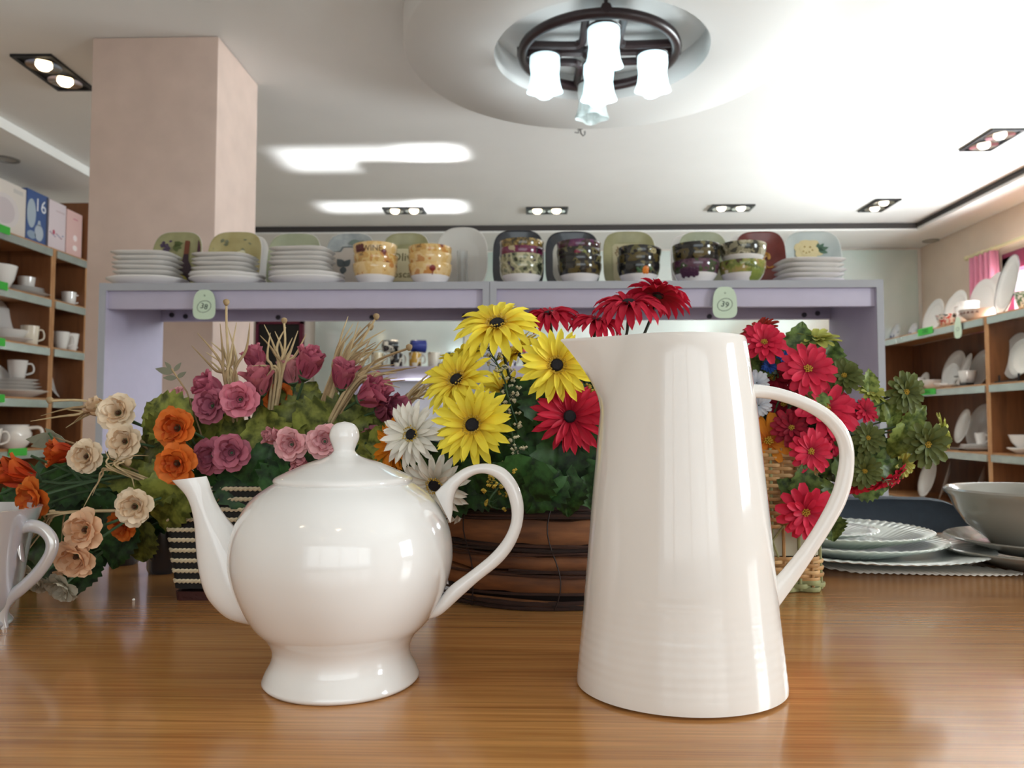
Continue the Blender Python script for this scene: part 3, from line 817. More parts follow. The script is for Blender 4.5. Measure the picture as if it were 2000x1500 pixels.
# bowls
BP = [(0, .003), (.034, .003), (.036, 0), (.039, 0), (.041, .004), (.055, .018), (.0615, .029), (.0635, .034), (.068, .050), (.0695, .0655), (.0688, .0668), (.067, .0655), (.065, .050), (.060, .034), (.050, .02), (0, .012)]
def bowl_mesh(name, mband, zsplit=.029, s=1.0):
    pr_ = [(r*s, z*s) for r, z in BP]
    # extra ring at the split of print and white
    mb = MB().lathe(pr_, 40); me = mb.mesh(name, [M_white, mband], angle=70)
    for p in me.polygons:
        c = p.center
        if c.z > zsplit*s and (c.x**2+c.y**2)**.5 > .0005 and p.normal.dot(Vector((c.x, c.y, 0)).normalized()) > .1: p.material_index = 1
    return me
def printm(name, cols, sc=28, co='CONSTANT'):
    n = len(cols)
    return ramp_mat(name, [(.3+.42*i/n, c) for i, c in enumerate(cols)], (1, 1, 1), rough=.12, noise=sc, detail=3, coat=.4, interp=co)
B_yel = printm('print_amber', ['#8d6a3a', '#c79a55', '#d9b878', '#c98f4e', '#7a3a2a'], 22)
B_yel2 = printm('print_honey', ['#a87a45', '#d8b272', '#dfc08a', '#c58a50'], 26)
B_gold = printm('print_gold', ['#3c3420', '#6e5a30', '#a88f55', '#7c6a3c'], 60)
B_plum = printm('print_plum', ['#3a1428', '#6b1c44', '#712049', '#b9ab8a'], 24)
B_sage = printm('print_sage', ['#2f3326', '#7e8064', '#b6b090', '#8d8a6a', '#39303f'], 34)
B_black = printm('print_black_floral', ['#1a1a1c', '#161618', '#232322', '#6a6440', '#171719'], 30)
B_black2 = printm('print_black_ochre', ['#151516', '#1c1b1a', '#564a28', '#19191c'], 22)
B_violet = printm('print_violet', ['#4c2a3a', '#3a2a22', '#5c2550', '#6d3a5a'], 30)
B_grape = printm('print_grape', ['#2c2030', '#48243c', '#5a3a4c', '#3b4a30', '#d8d4cc'], 28)
B_vine = printm('print_vine', ['#4a3a24', '#6f7a34', '#8f9148', '#a38f5a', '#d8d0bc'], 30)
B_toile = printm('print_toile', ['#33342c', '#8f8a70', '#b9b29a', '#5d5a46'], 36)
BO = {}
def bowl_stack(px, Y, offs, mats_, label_fmt, group, s, order, tilt=0):
    c = P(px, 540, Y); z = GT; out = []
    for i, (o_, m) in enumerate(zip(offs, mats_)):
        key = m.name
        if key not in BO: BO[key] = bowl_mesh('bowl_'+key, m)
        o = obj('bowl', BO[key], None, (c.x+random.uniform(-.002, .002), Y, GT+.0005+o_), (0, tilt*i, random.uniform(0, 6)), (s, s, s))
        tag(o, label_fmt[i], 'bowl', group); out.append(o)
    return out
YB_ = 2.44
def sc(px0, px1): return (P(px1, 500, YB_).x-P(px0, 500, YB_).x)/2/.0695
sA = bowl_stack(733, YB_, [0, .030, .062], [B_yel2, B_yel, B_yel2], ['amber patterned bowl at the bottom of the stack lettered WINE', 'amber patterned bowl in the middle of the stack lettered WINE', 'amber bowl lettered WINE on top of its stack'], 'amber bowls before the olive plate', sc(691, 777), 0, .02)
sB = bowl_stack(841, YB_, [0, .033, .056], [B_yel2, B_yel2, B_yel], ['honey bowl printed with a red wine glass, lowest of its stack', 'honey patterned bowl in the middle of the wine glass stack', 'honey patterned bowl on top of the wine glass stack'], 'amber bowls before the pearly plate', sc(799, 884), 0)
sC = bowl_stack(1019, YB_, [0, .026, .049, .073], [B_sage, B_sage, B_plum, B_gold], ['sage toile bowl at the bottom of the four-high stack before the first navy plate', 'sage bowl second from the bottom before the first navy plate', 'plum red bowl third up before the first navy plate', 'golden brown bowl on top of the stack before the first navy plate'], 'bowls before the first navy plate', sc(976, 1062), 0)
sD = bowl_stack(1131, YB_, [0, .024, .045, .068], [B_black2, B_black, B_black, B_violet], ['black and ochre bowl at the bottom of the stack before the second navy plate', 'black bowl second from the bottom before the second navy plate', 'black floral bowl third up before the second navy plate', 'violet bowl on top of the stack before the second navy plate'], 'bowls before the second navy plate', sc(1088, 1174), 0)
sE = bowl_stack(1248, YB_, [0, .026, .050], [B_black, B_black2, B_black], ['dark grey bowl with an orange fruit, lowest before the olive script plate', 'black bowl in the middle of the stack with the orange fruit', 'black and cream floral bowl on top of the orange fruit stack'], 'bowls before the olive script plate', sc(1206, 1290), 0, .03)
sF = bowl_stack(1360, YB_, [0, .034, .054], [B_grape, B_black2, B_black], ['white bowl with purple grapes at the bottom before the lattice plate', 'black and gold bowl in the middle before the lattice plate', 'black bowl on top of the stack before the lattice plate'], 'bowls before the lattice plate', sc(1315, 1407), 0)
sG = bowl_stack(1450, YB_, [0, .056], [B_vine, B_toile], ['white bowl with green vine leaves, lower of two before the maroon plate', 'toile patterned bowl on top of the vine leaf bowl'], 'bowls before the maroon plate', sc(1406, 1497), 0, -.03)
def rb(z):
    for (r0, a), (r1, b_) in zip(BP[3:9], BP[4:10]):
        if a <= z <= b_: return r0+(r1-r0)*(z-a)/(b_-a)
    return .069
def bowl_text(bowl, txt, size, m, z, ang=0):
    me = text_mesh(txt, size, m, extrude=.0003)
    for v in me.vertices:
        x, y, dz = v.co; zz = z+y; r = rb(zz)+.0006+dz; a = x/rb(zz)+ang
        v.co = (r*sin(a), -r*cos(a), zz)
    o = obj('lettering', me, bowl); o.rotation_euler = (0, 0, -bowl.rotation_euler.z)
def bowl_blob(bowl, name, m, items):
    mb = MB()
    for a, z, r in items:
        n = 10; r0 = rb(z)
        ring = lambda q, d: [((rb(z+r*q*sin(t))+d)*sin(a+r*q*cos(t)/r0), -(rb(z+r*q*sin(t))+d)*cos(a+r*q*cos(t)/r0), z+r*q*sin(t)) for t in [2*pi*k/n for k in range(n)]]
        mb.rings([ring(1, .0004), ring(.6, .0012), ring(.05, .0014)])
    o = mb.build(name, m, bowl, smooth=True); o.rotation_euler = (0, 0, -bowl.rotation_euler.z)
bowl_text(sA[2], 'WINE', .024, D('#5a3a22'), .045, .05)
bowl_blob(sA[2], 'printed_grapes', D('#5c2a2a'), [(-.75+.16*(i % 3), .036+.009*(i//3), .007) for i in range(9)])
bowl_blob(sA[2], 'printed_wine', D('#6d1a26'), [(.62, .034, .010)])
bowl_blob(sB[0], 'printed_wine', D('#7c2620'), [(.25, .046, .010)])
bowl_blob(sB[0], 'printed_stem', D('#7c2620'), [(.25, .037-.003*i, .0018) for i in range(4)])
bowl_blob(sE[0], 'printed_orange', D('#d0741e'), [(.22, .040, .011), (.16, .032, .006), (.3, .032, .006)])
bowl_blob(sE[0], 'printed_leaf', D('#3e5c3c'), [(-.1, .036, .007), (.48, .044, .006), (.0, .045, .005), (-.18, .043, .005)])
bowl_blob(sE[2], 'printed_blossom', D('#a89c72'), [(.55+.12*cos(i), .05+.006*sin(i), .0045) for i in range(8)])
bowl_blob(sF[0], 'printed_grapes', D('#43203c'), [(-.9+.15*(i % 6), .020+.008*(i//6)+.003*(i % 2), .006) for i in range(18)])
bowl_blob(sG[0], 'printed_leaf', D('#7d8a3c'), [(.3+.2*(i % 4), .014+.011*(i//4), .0085) for i in range(12)])
bowl_blob(sG[0], 'printed_vine', D('#5e6a30'), [(-.1+.13*i, .05-.002*i, .005) for i in range(8)])
bowl_blob(sD[2], 'printed_rose', D('#7a2038'), [(-.15, .048, .008), (-.05, .046, .006)])
bowl_blob(sD[2], 'printed_leaf', D('#7f8a4a'), [(.22, .05, .005), (.3, .044, .004)])

# ---------------------------------------------------------------- row of mugs on the unit further back
FY = 4.7
m_z = P(900, 715, FY).z; m_zb = P(900, 740, FY).z
fa, fb = P(690, 720, FY).x, P(1335, 720, FY).x
t = thing('mug_rack', 'low lilac display rack carrying a row of colourful mugs near the back wall', 'display rack', ((fa+fb)/2, FY, 0))
hw = (fb-fa)/2
p = MB().box((-hw, 0, m_zb), (hw, .3, m_z)).build('top_board', M_lilac, t, bevel=.003)
for x in (-hw, 0, hw-.03): MB().box((x, .01, 0), (x+.03, .29, m_zb)).build('side_panel', M_lilac, t)
MB().box((-hw+.03, .27, .1), (hw-.03, .285, m_zb)).build('back_panel', mat('pale_back_panel', '#d6dadb', .6), t)
def cup_mesh(name, r, h, m, taper=.8, n=24):
    return MB().lathe([(0, .004), (r*taper*.85, .002), (r*taper*.9, 0), (r*taper, .004), (r*(taper*.4+.6), h*.55), (r, h), (r*.95, h), (r*(taper*.4+.55), h*.55), (r*taper*.88, .008), (0, .008)], n).mesh(name, m, angle=60)
def handle_mesh(name, r, h, m, reach=.62, th=.1):
    pts = [(r*.86, 0, h*.80), (r*(1+reach*.6), 0, h*.84), (r*(1+reach), 0, h*.62), (r*(1+reach*.85), 0, h*.36), (r*.84, 0, h*.22)]
    return MB().tube(smoothpath(pts, 4), r*th, 8).mesh(name, m)
mugcols = [('cream', '#d8c9a4'), ('amber', '#c79a3c'), ('black', '#1c1a1c'), ('teal', '#4c8c8a'), ('cobalt', '#2c3c8c'), ('ivory', '#e4dccb'), ('brown', '#5c3c28')]
mm = [printm('mug_print_'+n_, [c_, c_, '#e6dfcf', c_, '#3a3230'], 18) for n_, c_ in mugcols]
hm = handle_mesh('handle', .041, .092, M_white)
row = [5, 0, 2, 1, 5, 3, 2, 0, 4, 5, 1, 2, 0, 3, 5]
xs = [700+i*37 for i in range(15)]
ordn = ['first', 'second', 'third', 'fourth', 'fifth', 'sixth', 'seventh', 'eighth', 'ninth', 'tenth', 'eleventh', 'twelfth', 'thirteenth', 'fourteenth', 'fifteenth']
for i, (x, k) in enumerate(zip(xs, row)):
    c = P(x, 715, FY+.1)
    t = thing('mug', '%s printed mug on the back rack, %s from its left end' % (mugcols[k][0], ordn[i]), 'mug', (c.x, FY+.1, m_z+.0005), (0, 0, .5+.1*(i % 3)), 'mugs on the back rack')
    obj('mug_body', cup_mesh('mug_body', .041, .092, mm[k], .92), t); obj('handle', hm, t)
for x, k, nm in ((760, 2, 'dark printed mug tipped on top of the mug row at the back'), (815, 4, 'cobalt blue mug tipped on top of the mug row at the back')):
    c = P(x, 690, FY+.1)
    t = thing('mug', nm, 'mug', (c.x-.04, FY+.1, m_z+.094+.041), (0, pi/2, .4), 'mugs lying on the back row')
    obj('mug_body', cup_mesh('mug_body', .041, .092, mat('cobalt_glaze', '#2c3a86', .15) if k == 4 else mm[2], .92), t); obj('handle', hm, t)
for x, nm in ((1012, 'small coral red dish on the mugs behind the yellow daisies'),):
    c = P(x, 690, FY+.1)
    o = MB().lathe([(0, 0), (.05, 0), (.075, .03), (.07, .032), (.045, .008), (0, .006)], 24).build('dish', mat('coral_glaze', '#d8485c', .2), None)
    o.location = (c.x, FY+.1, m_z+.094); tag(o, nm, 'dish')
# ------------------------------------------------------------------ wall shelving, crockery
M_wood = ramp_mat('shelf_wood', [(.3, '#6f4428'), (.5, '#875634'), (.7, '#7a4c2c')], (6, 6, .8), rough=.45, noise=3)
M_woodl = ramp_mat('shelf_wood_edge', [(.3, '#a9764a'), (.7, '#bd8d60')], (2, 2, 2), rough=.45, noise=6)
M_wooddk = ramp_mat('shelf_back_wood', [(.3, '#5a3520'), (.7, '#754a2d')], (6, 6, .8), rough=.5, noise=3)
M_rail = mat('aluminium_rail', '#b9bfba', .25, metal=.7, var=.1, vscale=12)
M_green = mat('green_price_tag', '#3fae3c', .6)
M_tagink = mat('price_tag_ink', '#17451c', .7)
def wall_unit(side, xf, xb, y0, y1, zs_, label, tags=(), top=True, tall_end=None, back=None):
    """side +1: stands on the right wall, front at xf facing -x"""
    t = thing('wall_shelf', label, 'shelf unit', ((xf+xb)/2, (y0+y1)/2, 0), group='wooden wall shelves')
    cx, cy = (xf+xb)/2, (y0+y1)/2
    def bx(a, b_, nm, m, par=t, **k):
        lo = (min(a[0], b_[0])-cx, min(a[1], b_[1])-cy, min(a[2], b_[2])); hi = (max(a[0], b_[0])-cx, max(a[1], b_[1])-cy, max(a[2], b_[2]))
        return MB().box(lo, hi).build(nm, m, par, smooth=False, **k)
    e = .022; ztop = max(zs_)
    s = 1 if xb > xf else -1
    for y in (y0, y1-e):
        p = bx((xf, y, 0), (xb, y+e, ztop-.001), 'side_panel', M_wood)
        bx((xf-s*.002, y, 0), (xf, y+e, ztop), 'edge_strip', M_woodl, p)
    if tall_end: bx((xf, y1-e, 0), (xb, y1, tall_end), 'end_board', M_wood)
    bx((xb-s*.012, y0+e, .05), (xb, y1-e, ztop-.024), 'back_panel', back or M_wooddk)
    for i, z in enumerate(zs_):
        p = bx((xf+s*.001, y0+e, z-.022), (xb-s*.013, y1-e, z), 'shelf', M_woodl)
        r_ = bx((xf-s*.012, y0+e, z-.058), (xf-s*.001, y1-e, z-.012), 'price_rail', M_rail, p)
    return t
def price_tag(px, py, xf, s, w, h, txt, label, z=None):
    c = PX(px, py, xf-s*.016)
    t = thing('price_tag', label, 'price tag', (c.x, c.y, c.z), (0, 0, -s*pi/2), 'green price tags on the shelf rails')
    MB().box((-w/2, -.001, -h/2), (w/2, .001, h/2)).build('card', M_green, t)
    if txt: obj('number', text_mesh(txt, h*.85, M_tagink), t, (0, -.0015, 0), (pi/2, 0, 0))
XS = 3.0; XBK = 3.40
zR = [PX(1930, y, XS).z for y in (616, 749, 884)] + [.33, .05]
yd = PX(1929, 700, XS).y
wall_unit(1, XS, XBK, yd+.002, YB-.05, zR, 'wooden wall shelf with white crockery along the right wall, far bay')
wall_unit(1, XS, XBK, 3.1, yd, zR, 'wooden wall shelf at the right edge, nearer bay with big grey plates')
price_tag(1807, 647, XS, 1, .22, .052, '3382', 'green price tag 3382 on the top rail of the right shelf')
price_tag(1812, 765, XS, 1, .22, .045, '$362', 'green price tag 362 on the middle rail of the right shelf')
# mint tag hanging from the top rail
c = PX(1871, 640, XS-.02)
t = thing('number_tag', 'small mint tag hanging from the top rail of the right shelf', 'tag', (c.x, c.y, c.z), (0, 0, -pi/2), 'mint number tags on the display units')
pts = sring(.045, .075, 2.8, 0, 28)
MB().rings([[(x*(1-.25*y/.075), 0, y) for x, y, z in pts], [(x*(1-.25*y/.075), -.002, y) for x, y, z in pts]]).build('card', M_tag, t)
MB().tube([(.016*cos(a), -.003, -.01+.014*sin(a)) for a in [2*pi*k/14 for k in range(15)]], .0012, 4).build('circle_mark', M_ink, t)

XSL, XBL = -3.0, -3.38
zL = [.93+(824-y)/1500*(PX(0, 600, XSL).y) for y in (438, 551, 658, 772, 880)] + [.42, .06]
ydl = PX(101, 600, XSL).y; yel = PX(163, 600, XSL).y
wall_unit(-1, XSL, XBL, 2.9, ydl, zL, 'tall wooden wall shelf at the left edge, nearer bay')
wall_unit(-1, XSL, XBL, ydl+.002, yel+.03, zL, 'tall wooden wall shelf at the left, far bay beside the pillar', back=mat('pale_shelf_back', '#b9aca6', .6))
c = PX(166, 430, XSL)
tag(MB().box((XBL, yel+.034, 0), (XSL, yel+.06, PX(166, 392, XSL).z)).build('end_board', M_wood, None), 'tall dark wooden board closing the left shelves beside the pillar', 'board')
for px, py, w in ((8, 448, .1), (6, 558, .08), (3, 668, .06), (2, 778, .06), (35, 883, .16)):
    price_tag(px, py, XSL, -1, w, .045, None, 'green price tag on the left shelf rail, %s' % {8: 'just under the gift boxes', 6: 'second from the top', 3: 'third from the top', 2: 'fourth from the top', 35: 'lowest in view'}[px])

# gift boxes on top of the left shelves
def gift_box(px0, px1, ytop, label, m, decor):
    a, b_ = PX(px0, 440, XSL-.03), PX(px1, 440, XSL-.03)
    zt = PX((px0+px1)/2, ytop, XSL-.03).z; z0 = zL[0]+.001
    w = b_.y-a.y; h = zt-z0
    t = thing('gift_box', label, 'box', (XSL-.03, (a.y+b_.y)/2, z0), (0, 0, pi/2), 'gift boxes on the left shelf')
    # local: x along the shelf (+y world), -y is the front (towards +x)
    MB().box((-w/2+.002, 0, 0), (w/2-.002, .22, h)).build('carton', m, t, bevel=.002)
    for nm, o in decor(w, h):
        o.build(nm[0], nm[1], t, smooth=False)
    return t, w, h
def fr(pts, y=-.0008):     # flat print on the carton front
    return MB().rings([[(x, .0005, z) for x, z in pts], [(x, y, z) for x, z in pts]])
def ell(cx, cz, rx, rz, n=28): return [(cx+rx*cos(2*pi*k/n), cz+rz*sin(2*pi*k/n)) for k in range(n)]
def lab1(w, h): return [(('printed_plate', D('#d9d0cf')), fr(ell(0, h*.42, w*.34, h*.34))), (('printed_plate_well', D('#cbbfc2')), fr(ell(0, h*.42, w*.24, h*.25), -.0014)), (('printed_caption', D('#b9b4b0')), fr([(-w*.4, h*.86), (-w*.15, h*.86), (-w*.15, h*.9), (-w*.4, h*.9)])), (('printed_caption', D('#c6c0bc')), fr([(w*.2, h*.84), (w*.42, h*.84), (w*.42, h*.92), (w*.2, h*.92)]))]
def lab2(w, h): return [(('printed_plate', D('#a9b6c2')), fr(ell(-w*.28, h*.55, w*.2, h*.28))), (('printed_pot', D('#b3bcc8')), fr(ell(w*.08, h*.22, w*.2, h*.16))), (('printed_pot_lid', D('#b3bcc8')), fr([(w*.0, h*.36), (w*.16, h*.36), (w*.12, h*.46), (w*.04, h*.46)])), (('printed_cups', D('#8fa0b4')), fr(ell(-w*.25, h*.14, w*.2, h*.08))), (('side_band', D('#4a4a5c')), fr([(w*.40, h*.02), (w*.48, h*.02), (w*.48, h*.98), (w*.40, h*.98)]))]
def lab3(w, h):
    r_ = random.Random(4); o = []
    o.append((('printed_blossom', D('#b83a5c')), fr(ell(-w*.2, h*.36, w*.06, h*.05))))
    for i in range(9): o.append((('printed_sprig', D(['#8c7a9a', '#a06a80', '#7a86a8'][i % 3])), fr(ell(-w*.4+w*.09*i, h*(.34-.02*(i % 4)), w*.05, h*.012))))
    o.append((('printed_caption', D('#cbb8bc')), fr([(-w*.1, h*.8), (w*.4, h*.8), (w*.4, h*.83), (-w*.1, h*.83)])))
    return o
def lab4(w, h): return [(('printed_caption', D('#c8868c')), fr([(-w*.1, h*.82), (w*.2, h*.82), (w*.2, h*.85), (-w*.1, h*.85)])), (('printed_motif', D('#efe0e0')), fr(ell(w*.05, h*.42, w*.12, h*.07))), (('printed_motif', D('#f2e6e4')), fr(ell(w*.05, h*.2, w*.14, h*.06)))]
gift_box(-40, 50, 350, 'cream gift box showing a big plate, leftmost on the top shelf', mat('carton_cream', '#ded4cc', .5), lab1)
t2, w2, h2 = gift_box(51, 94, 375, 'blue gift box lettered with a white 16', mat('carton_blue', '#41598c', .45), lab2)
obj('lettering', text_mesh('16', h2*.36, mat('carton_white_ink', '#e8e8ee', .5)), t2, (w2*.12, -.0012, h2*.74), (pi/2, 0, 0))
gift_box(95, 129, 395, 'white gift box with a small red flower sprig', mat('carton_white', '#dccdd2', .5), lab3)
gift_box(130, 161, 414, 'pale pink gift box, rightmost beside the pillar', mat('carton_pink', '#d9b3ae', .5), lab4)

# crockery makers
M_blueprint = printm('print_blue_willow', ['#2e3c78', '#dcdfe8', '#e4e6ea', '#e6e7ea'], 16)
def round_plate_mesh(name, r, m, k=1.0, n=40):
    return MB().lathe([(0, 0), (r*.5, 0), (r*.55, .003*k), (r*.98, .017*k), (r, .0185*k), (r*.985, .0195*k), (r*.72, .0085*k), (r*.6, .005*k), (0, .0045*k)], n).mesh(name, m, angle=50)
RPM = {}
def rplate(r, m=None, k=1.0):
    m = m or M_white; key = (round(r, 3), m.name, k)
    if key not in RPM: RPM[key] = round_plate_mesh('round_plate', r, m, k)
    return RPM[key]
G1 = 'white crockery on the right wall shelf'; G2 = 'white crockery on the left wall shelf'
def leaning(px, py, X, s, r, zbase, label, group, m=None, lean=16, yaw=0, rim=None):
    """round plate leaning against the shelf back; px of its centre"""
    c = PX(px, py, X); L = R(lean)
    n = Vector((-s*cos(L), 0, sin(L)))
    q = n.to_track_quat('Z', 'Y') ; q = Quaternion((0, 0, 1), R(yaw)) @ q
    o = obj('round_plate', rplate(r, m), None, (X, c.y, zbase+r*cos(L)+.001)); o.rotation_euler = q.to_euler()
    tag(o, label, 'plate', group)
    if rim: torus(MB(), r*.99, .003, .019, 48, 6).build('rim_line', rim, o)
    return o
CUPM = {}
def cup(loc, r, h, rz, label, group, m=None, taper=.7, name='cup', reach=.6):
    m = m or M_white; key = (r, h, m.name, taper)
    if key not in CUPM: CUPM[key] = (cup_mesh('cup_body', r, h, m, taper), handle_mesh('handle', r, h, m, reach))
    t = thing(name, label, 'cup' if name == 'cup' else 'mug', loc, (0, 0, rz), group)
    obj('cup_body', CUPM[key][0], t); obj('handle', CUPM[key][1], t); return t
def sbowl(loc, r, h, label, group, m=None, name='bowl'):
    m = m or M_white
    o = MB().lathe([(0, .004), (r*.42, .003), (r*.45, 0), (r*.52, .004), (r*.82, h*.45), (r, h), (r*.95, h), (r*.76, h*.45), (r*.4, .012), (0, .010)], 36).build(name, m, None, angle=60)
    o.location = loc; tag(o, label, 'bowl', group); return o
def flatplate(loc, r, label, group, m=None, k=1.0):
    o = obj('round_plate', rplate(r, m, k), None, loc); tag(o, label, 'plate', group); return o

# right shelf, top surface
zt_ = zR[0]+.0005
M_red = printm('print_red_black', ['#22201e', '#e3d9cf', '#b83a2c', '#d8cfc4'], 30)
M_tri = mat('bowl_pale_pink', '#dccfc9', .2)
leaning(1752, 634, 3.24, 1, .085, zt_, 'low blue and white patterned plate at the far end of the right shelf top', G1, M_blueprint)
leaning(1786, 630, 3.26, 1, .07, zt_, 'small blue and white plate next to the first on the right shelf top', G1, M_blueprint)
leaning(1826, 600, 3.26, 1, .15, zt_, 'white dinner plate leaning behind the red patterned bowl', G1)
leaning(1868, 590, 3.27, 1, .16, zt_, 'white rimmed dinner plate leaning between the two patterned bowls', G1)
leaning(1922, 575, 3.325, 1, .175, zt_, 'large white plate leaning behind the white jug on the right shelf', G1, lean=8)
leaning(1950, 565, 3.365, 1, .19, zt_, 'white plate partly hidden behind the dark-rimmed plate', G1, lean=8)
leaning(1972, 552, 3.14, 1, .20, zt_, 'big white plate with a thin dark rim on the right shelf top', G1, rim=mat('rim_slate', '#5c5c60', .3), lean=12, yaw=-14)
c = PX(1852, 618, 3.08); b1 = sbowl((3.09, c.y, zt_), .095, .09, 'cream bowl with red and black print on the right shelf top', G1, M_red)
c = PX(1907, 603, 3.08); b2 = sbowl((3.09, c.y, zt_), .12, .075, 'wide pale bowl with a band of brown triangles', G1, M_tri)
for k in range(9):
    a = pi+(-1.0+k*.25); r_ = .1175
    mb = MB().rings([[(0, -.011, 0), (0, .011, 0), (0, 0, .026)], [(-.0018, -.010, .001), (-.0018, .010, .001), (-.0018, 0, .024)]])
    o = mb.build('triangle', mat('triangle_brown', '#6a4238', .4), b2, smooth=False); o.location = (.114*cos(a), .114*sin(a), .043); o.rotation_euler = (0, .28, a+pi)
# jug
c = PX(1913, 575, 3.24)
t = thing('jug', 'small white jug standing behind the triangle bowl', 'jug', (3.17, c.y+.02, zt_), (0, 0, pi/2+.3), G1)
MB().lathe([(0, 0), (.06, 0), (.085, .05), (.08, .1), (.065, .14), (.072, .17), (.068, .17), (.06, .14), (0, .02)], 32).build('jug_body', M_white, t)
MB().tube(smoothpath([(.06, 0, .15), (.12, 0, .15), (.125, 0, .09), (.08, 0, .05)], 5), .009, 8).build('handle', M_white, t)
c = PX(1998, 575, 3.1); sbowl((3.12, c.y, zt_), .07, .12, 'small bowl with blue-green print at the right edge', G1, printm('print_bluegreen', ['#33505c', '#d8d8d0', '#5a7a5c', '#dedcd6'], 30))
# right shelf, second level
z2 = zR[1]+.0005
leaning(1866, 700, 3.30, 1, .155, z2, 'large grey-white plate at the back of the middle right shelf', G1)
leaning(1860, 720, 3.22, 1, .10, z2, 'small white plate in front of the large one on the middle right shelf', G1, yaw=4)
leaning(1888, 708, 3.20, 1, .13, z2, 'tilted white platter beside the cup on the middle right shelf', G1, yaw=-16, lean=20)
leaning(1918, 705, 3.30, 1, .14, z2, 'white plate next to the divider on the middle right shelf', G1)
leaning(1808, 725, 3.28, 1, .08, z2, 'little white plate leaning behind the small bowls', G1)
def at(px, X): return PX(px, 700, X).y
cup((3.06, at(1888, 3.06), z2+.02), .06, .085, -pi/2-.5, 'white cup on a dark stand near the divider', G1)
t = thing('cup_stand', 'black wire stand under the white cup on the right shelf', 'stand', (3.06, at(1888, 3.06), z2)); MB().box((-.06, -.1, .0), (.06, .1, .006)).build('foot', M_black, t); MB().tube([(0, .09, .004), (0, .09, .07), (0, .16, .075)], .005, 6).build('wire', M_black, t); MB().box((-.03, -.03, .006), (.03, .03, .0195)).build('riser', M_black, t)
cup((3.09, at(1790, 3.09), z2), .055, .1, -pi/2-.4, 'white mug at the far end of the middle right shelf', G1, taper=.9)
sbowl((3.08, at(1818, 3.08), z2), .075, .07, 'small white bowl in front of the little plate', G1)
sbowl((3.05, at(1836, 3.05), z2), .05, .035, 'tiny white dish on the middle right shelf', G1, name='dish')
flatplate((3.07, at(1852, 3.07), z2), .06, 'small white saucer lying on the middle right shelf', G1)
# third level
z3 = zR[2]+.0005
leaning(1884, 825, 3.2, 1, .13, z3+.04, 'oval white plate standing on the lower right shelf', G1, yaw=-10)
leaning(1918, 800, 3.3, 1, .17, z3, 'large white plate in shade next to the divider, lower right shelf', G1)
yk = at(1903, 3.1)
for k in range(3): flatplate((3.12, yk, z3+.012*k), .13-.004*k, 'flat white plate under the beaker on the lower right shelf, %s' % ('lowest', 'middle', 'topmost')[k], 'pile of plates on the lower right shelf')
cup((3.12, yk-.03, z3+.045), .045, .08, -pi/2, 'white beaker cup standing on the pile of plates', G1, taper=.75)
t = thing('square_tray', 'dark square tray beside the pile of plates', 'tray', (3.08, at(1865, 3.08), z3)); MB().box((-.06, -.12, 0), (.06, .12, .012)).build('tray_base', mat('tray_dark', '#3a2a24', .4), t, bevel=.003); MB().box((-.045, -.1, .012), (.045, .1, .014)).build('tray_inlay', M_greyplate, t)
# bottom level
z4 = zR[3]+.0005
leaning(1815, 930, 3.16, 1, .16, z4, 'big white plate on the bottom right shelf, left of two', G1, yaw=-8)
leaning(1850, 930, 3.16, 1, .155, z4, 'big white plate on the bottom right shelf, right of two', G1, yaw=-28)
leaning(1918, 930, 3.16, 1, .15, z4, 'white plate edge-on by the divider on the bottom right shelf', G1, yaw=-36)
# nearer bay
leaning(1991, 690, 3.13, 1, .15, z2+.02, 'huge grey plate in the nearer bay of the right shelf', G1, M_greyplate, lean=10)
leaning(1998, 695, 3.09, 1, .12, z2+.03, 'mid-size grey plate nested before the huge one', G1, M_greyplate, lean=10)
leaning(2006, 698, 3.05, 1, .10, z2+.04, 'smallest grey plate nested before the others at the right edge', G1, M_greyplate, lean=10)
t = thing('plate_rack', 'black rack holding the nested grey plates', 'rack', (3.12, at(1994, 3.12), z2)); MB().box((-.1, -.12, 0), (.12, .12, .01)).build('foot', M_black, t); MB().tube([(-.08, -.1, .008), (-.08, -.1, .05)], .006, 6).build('prong', M_black, t); MB().tube([(-.08, .1, .008), (-.08, .1, .05)], .006, 6).build('prong', M_black, t)
sbowl((3.1, at(2000, 3.1), z3+.035), .1, .085, 'white bowl on a saucer at the right edge', G1)
flatplate((3.1, at(2000, 3.1), z3), .11, 'white saucer under the bowl at the right edge', G1, k=2)

# left shelves
def al(px, X): return PX(px, 700, X).y
zz = [z+.0005 for z in zL]
y = al(46, -3.13)
for k, r in enumerate((.17, .14, .135, .13)): flatplate((-3.16, y, zz[1]+.012*k), r, 'white plate under a cup on the second left shelf, %s' % ('lowest of the stack', 'second up', 'third up', 'topmost of the stack')[k], 'stack under a cup on the second left shelf')
cup((-3.14, y+.02, zz[1]+.052), .05, .075, pi/2+.8, 'white cup upside the plate stack on the second left shelf', G2, taper=.85)
sbowl((-3.1, al(-6, -3.1), zz[1]), .09, .14, 'grey-white bowl at the left edge, second shelf', G2)
y = al(20, -3.12)
flatplate((-3.16, y, zz[2]), .15, 'white plate under a shallow bowl on the third left shelf', G2, k=1.6)
sbowl((-3.15, y, zz[2]+.02), .12, .06, 'shallow grey-white bowl on a plate, third left shelf', G2)
cup((-3.06, al(57, -3.06), zz[2]), .05, .115, pi/2-.6, 'cream mug with a long handle on the third left shelf', G2, mat('cream_mug', '#e6dccb', .2), .85, 'mug')
leaning(-8, 620, -3.25, -1, .15, zz[2], 'white plate standing at the left edge of the third shelf', G2)
y = al(38, -3.14)
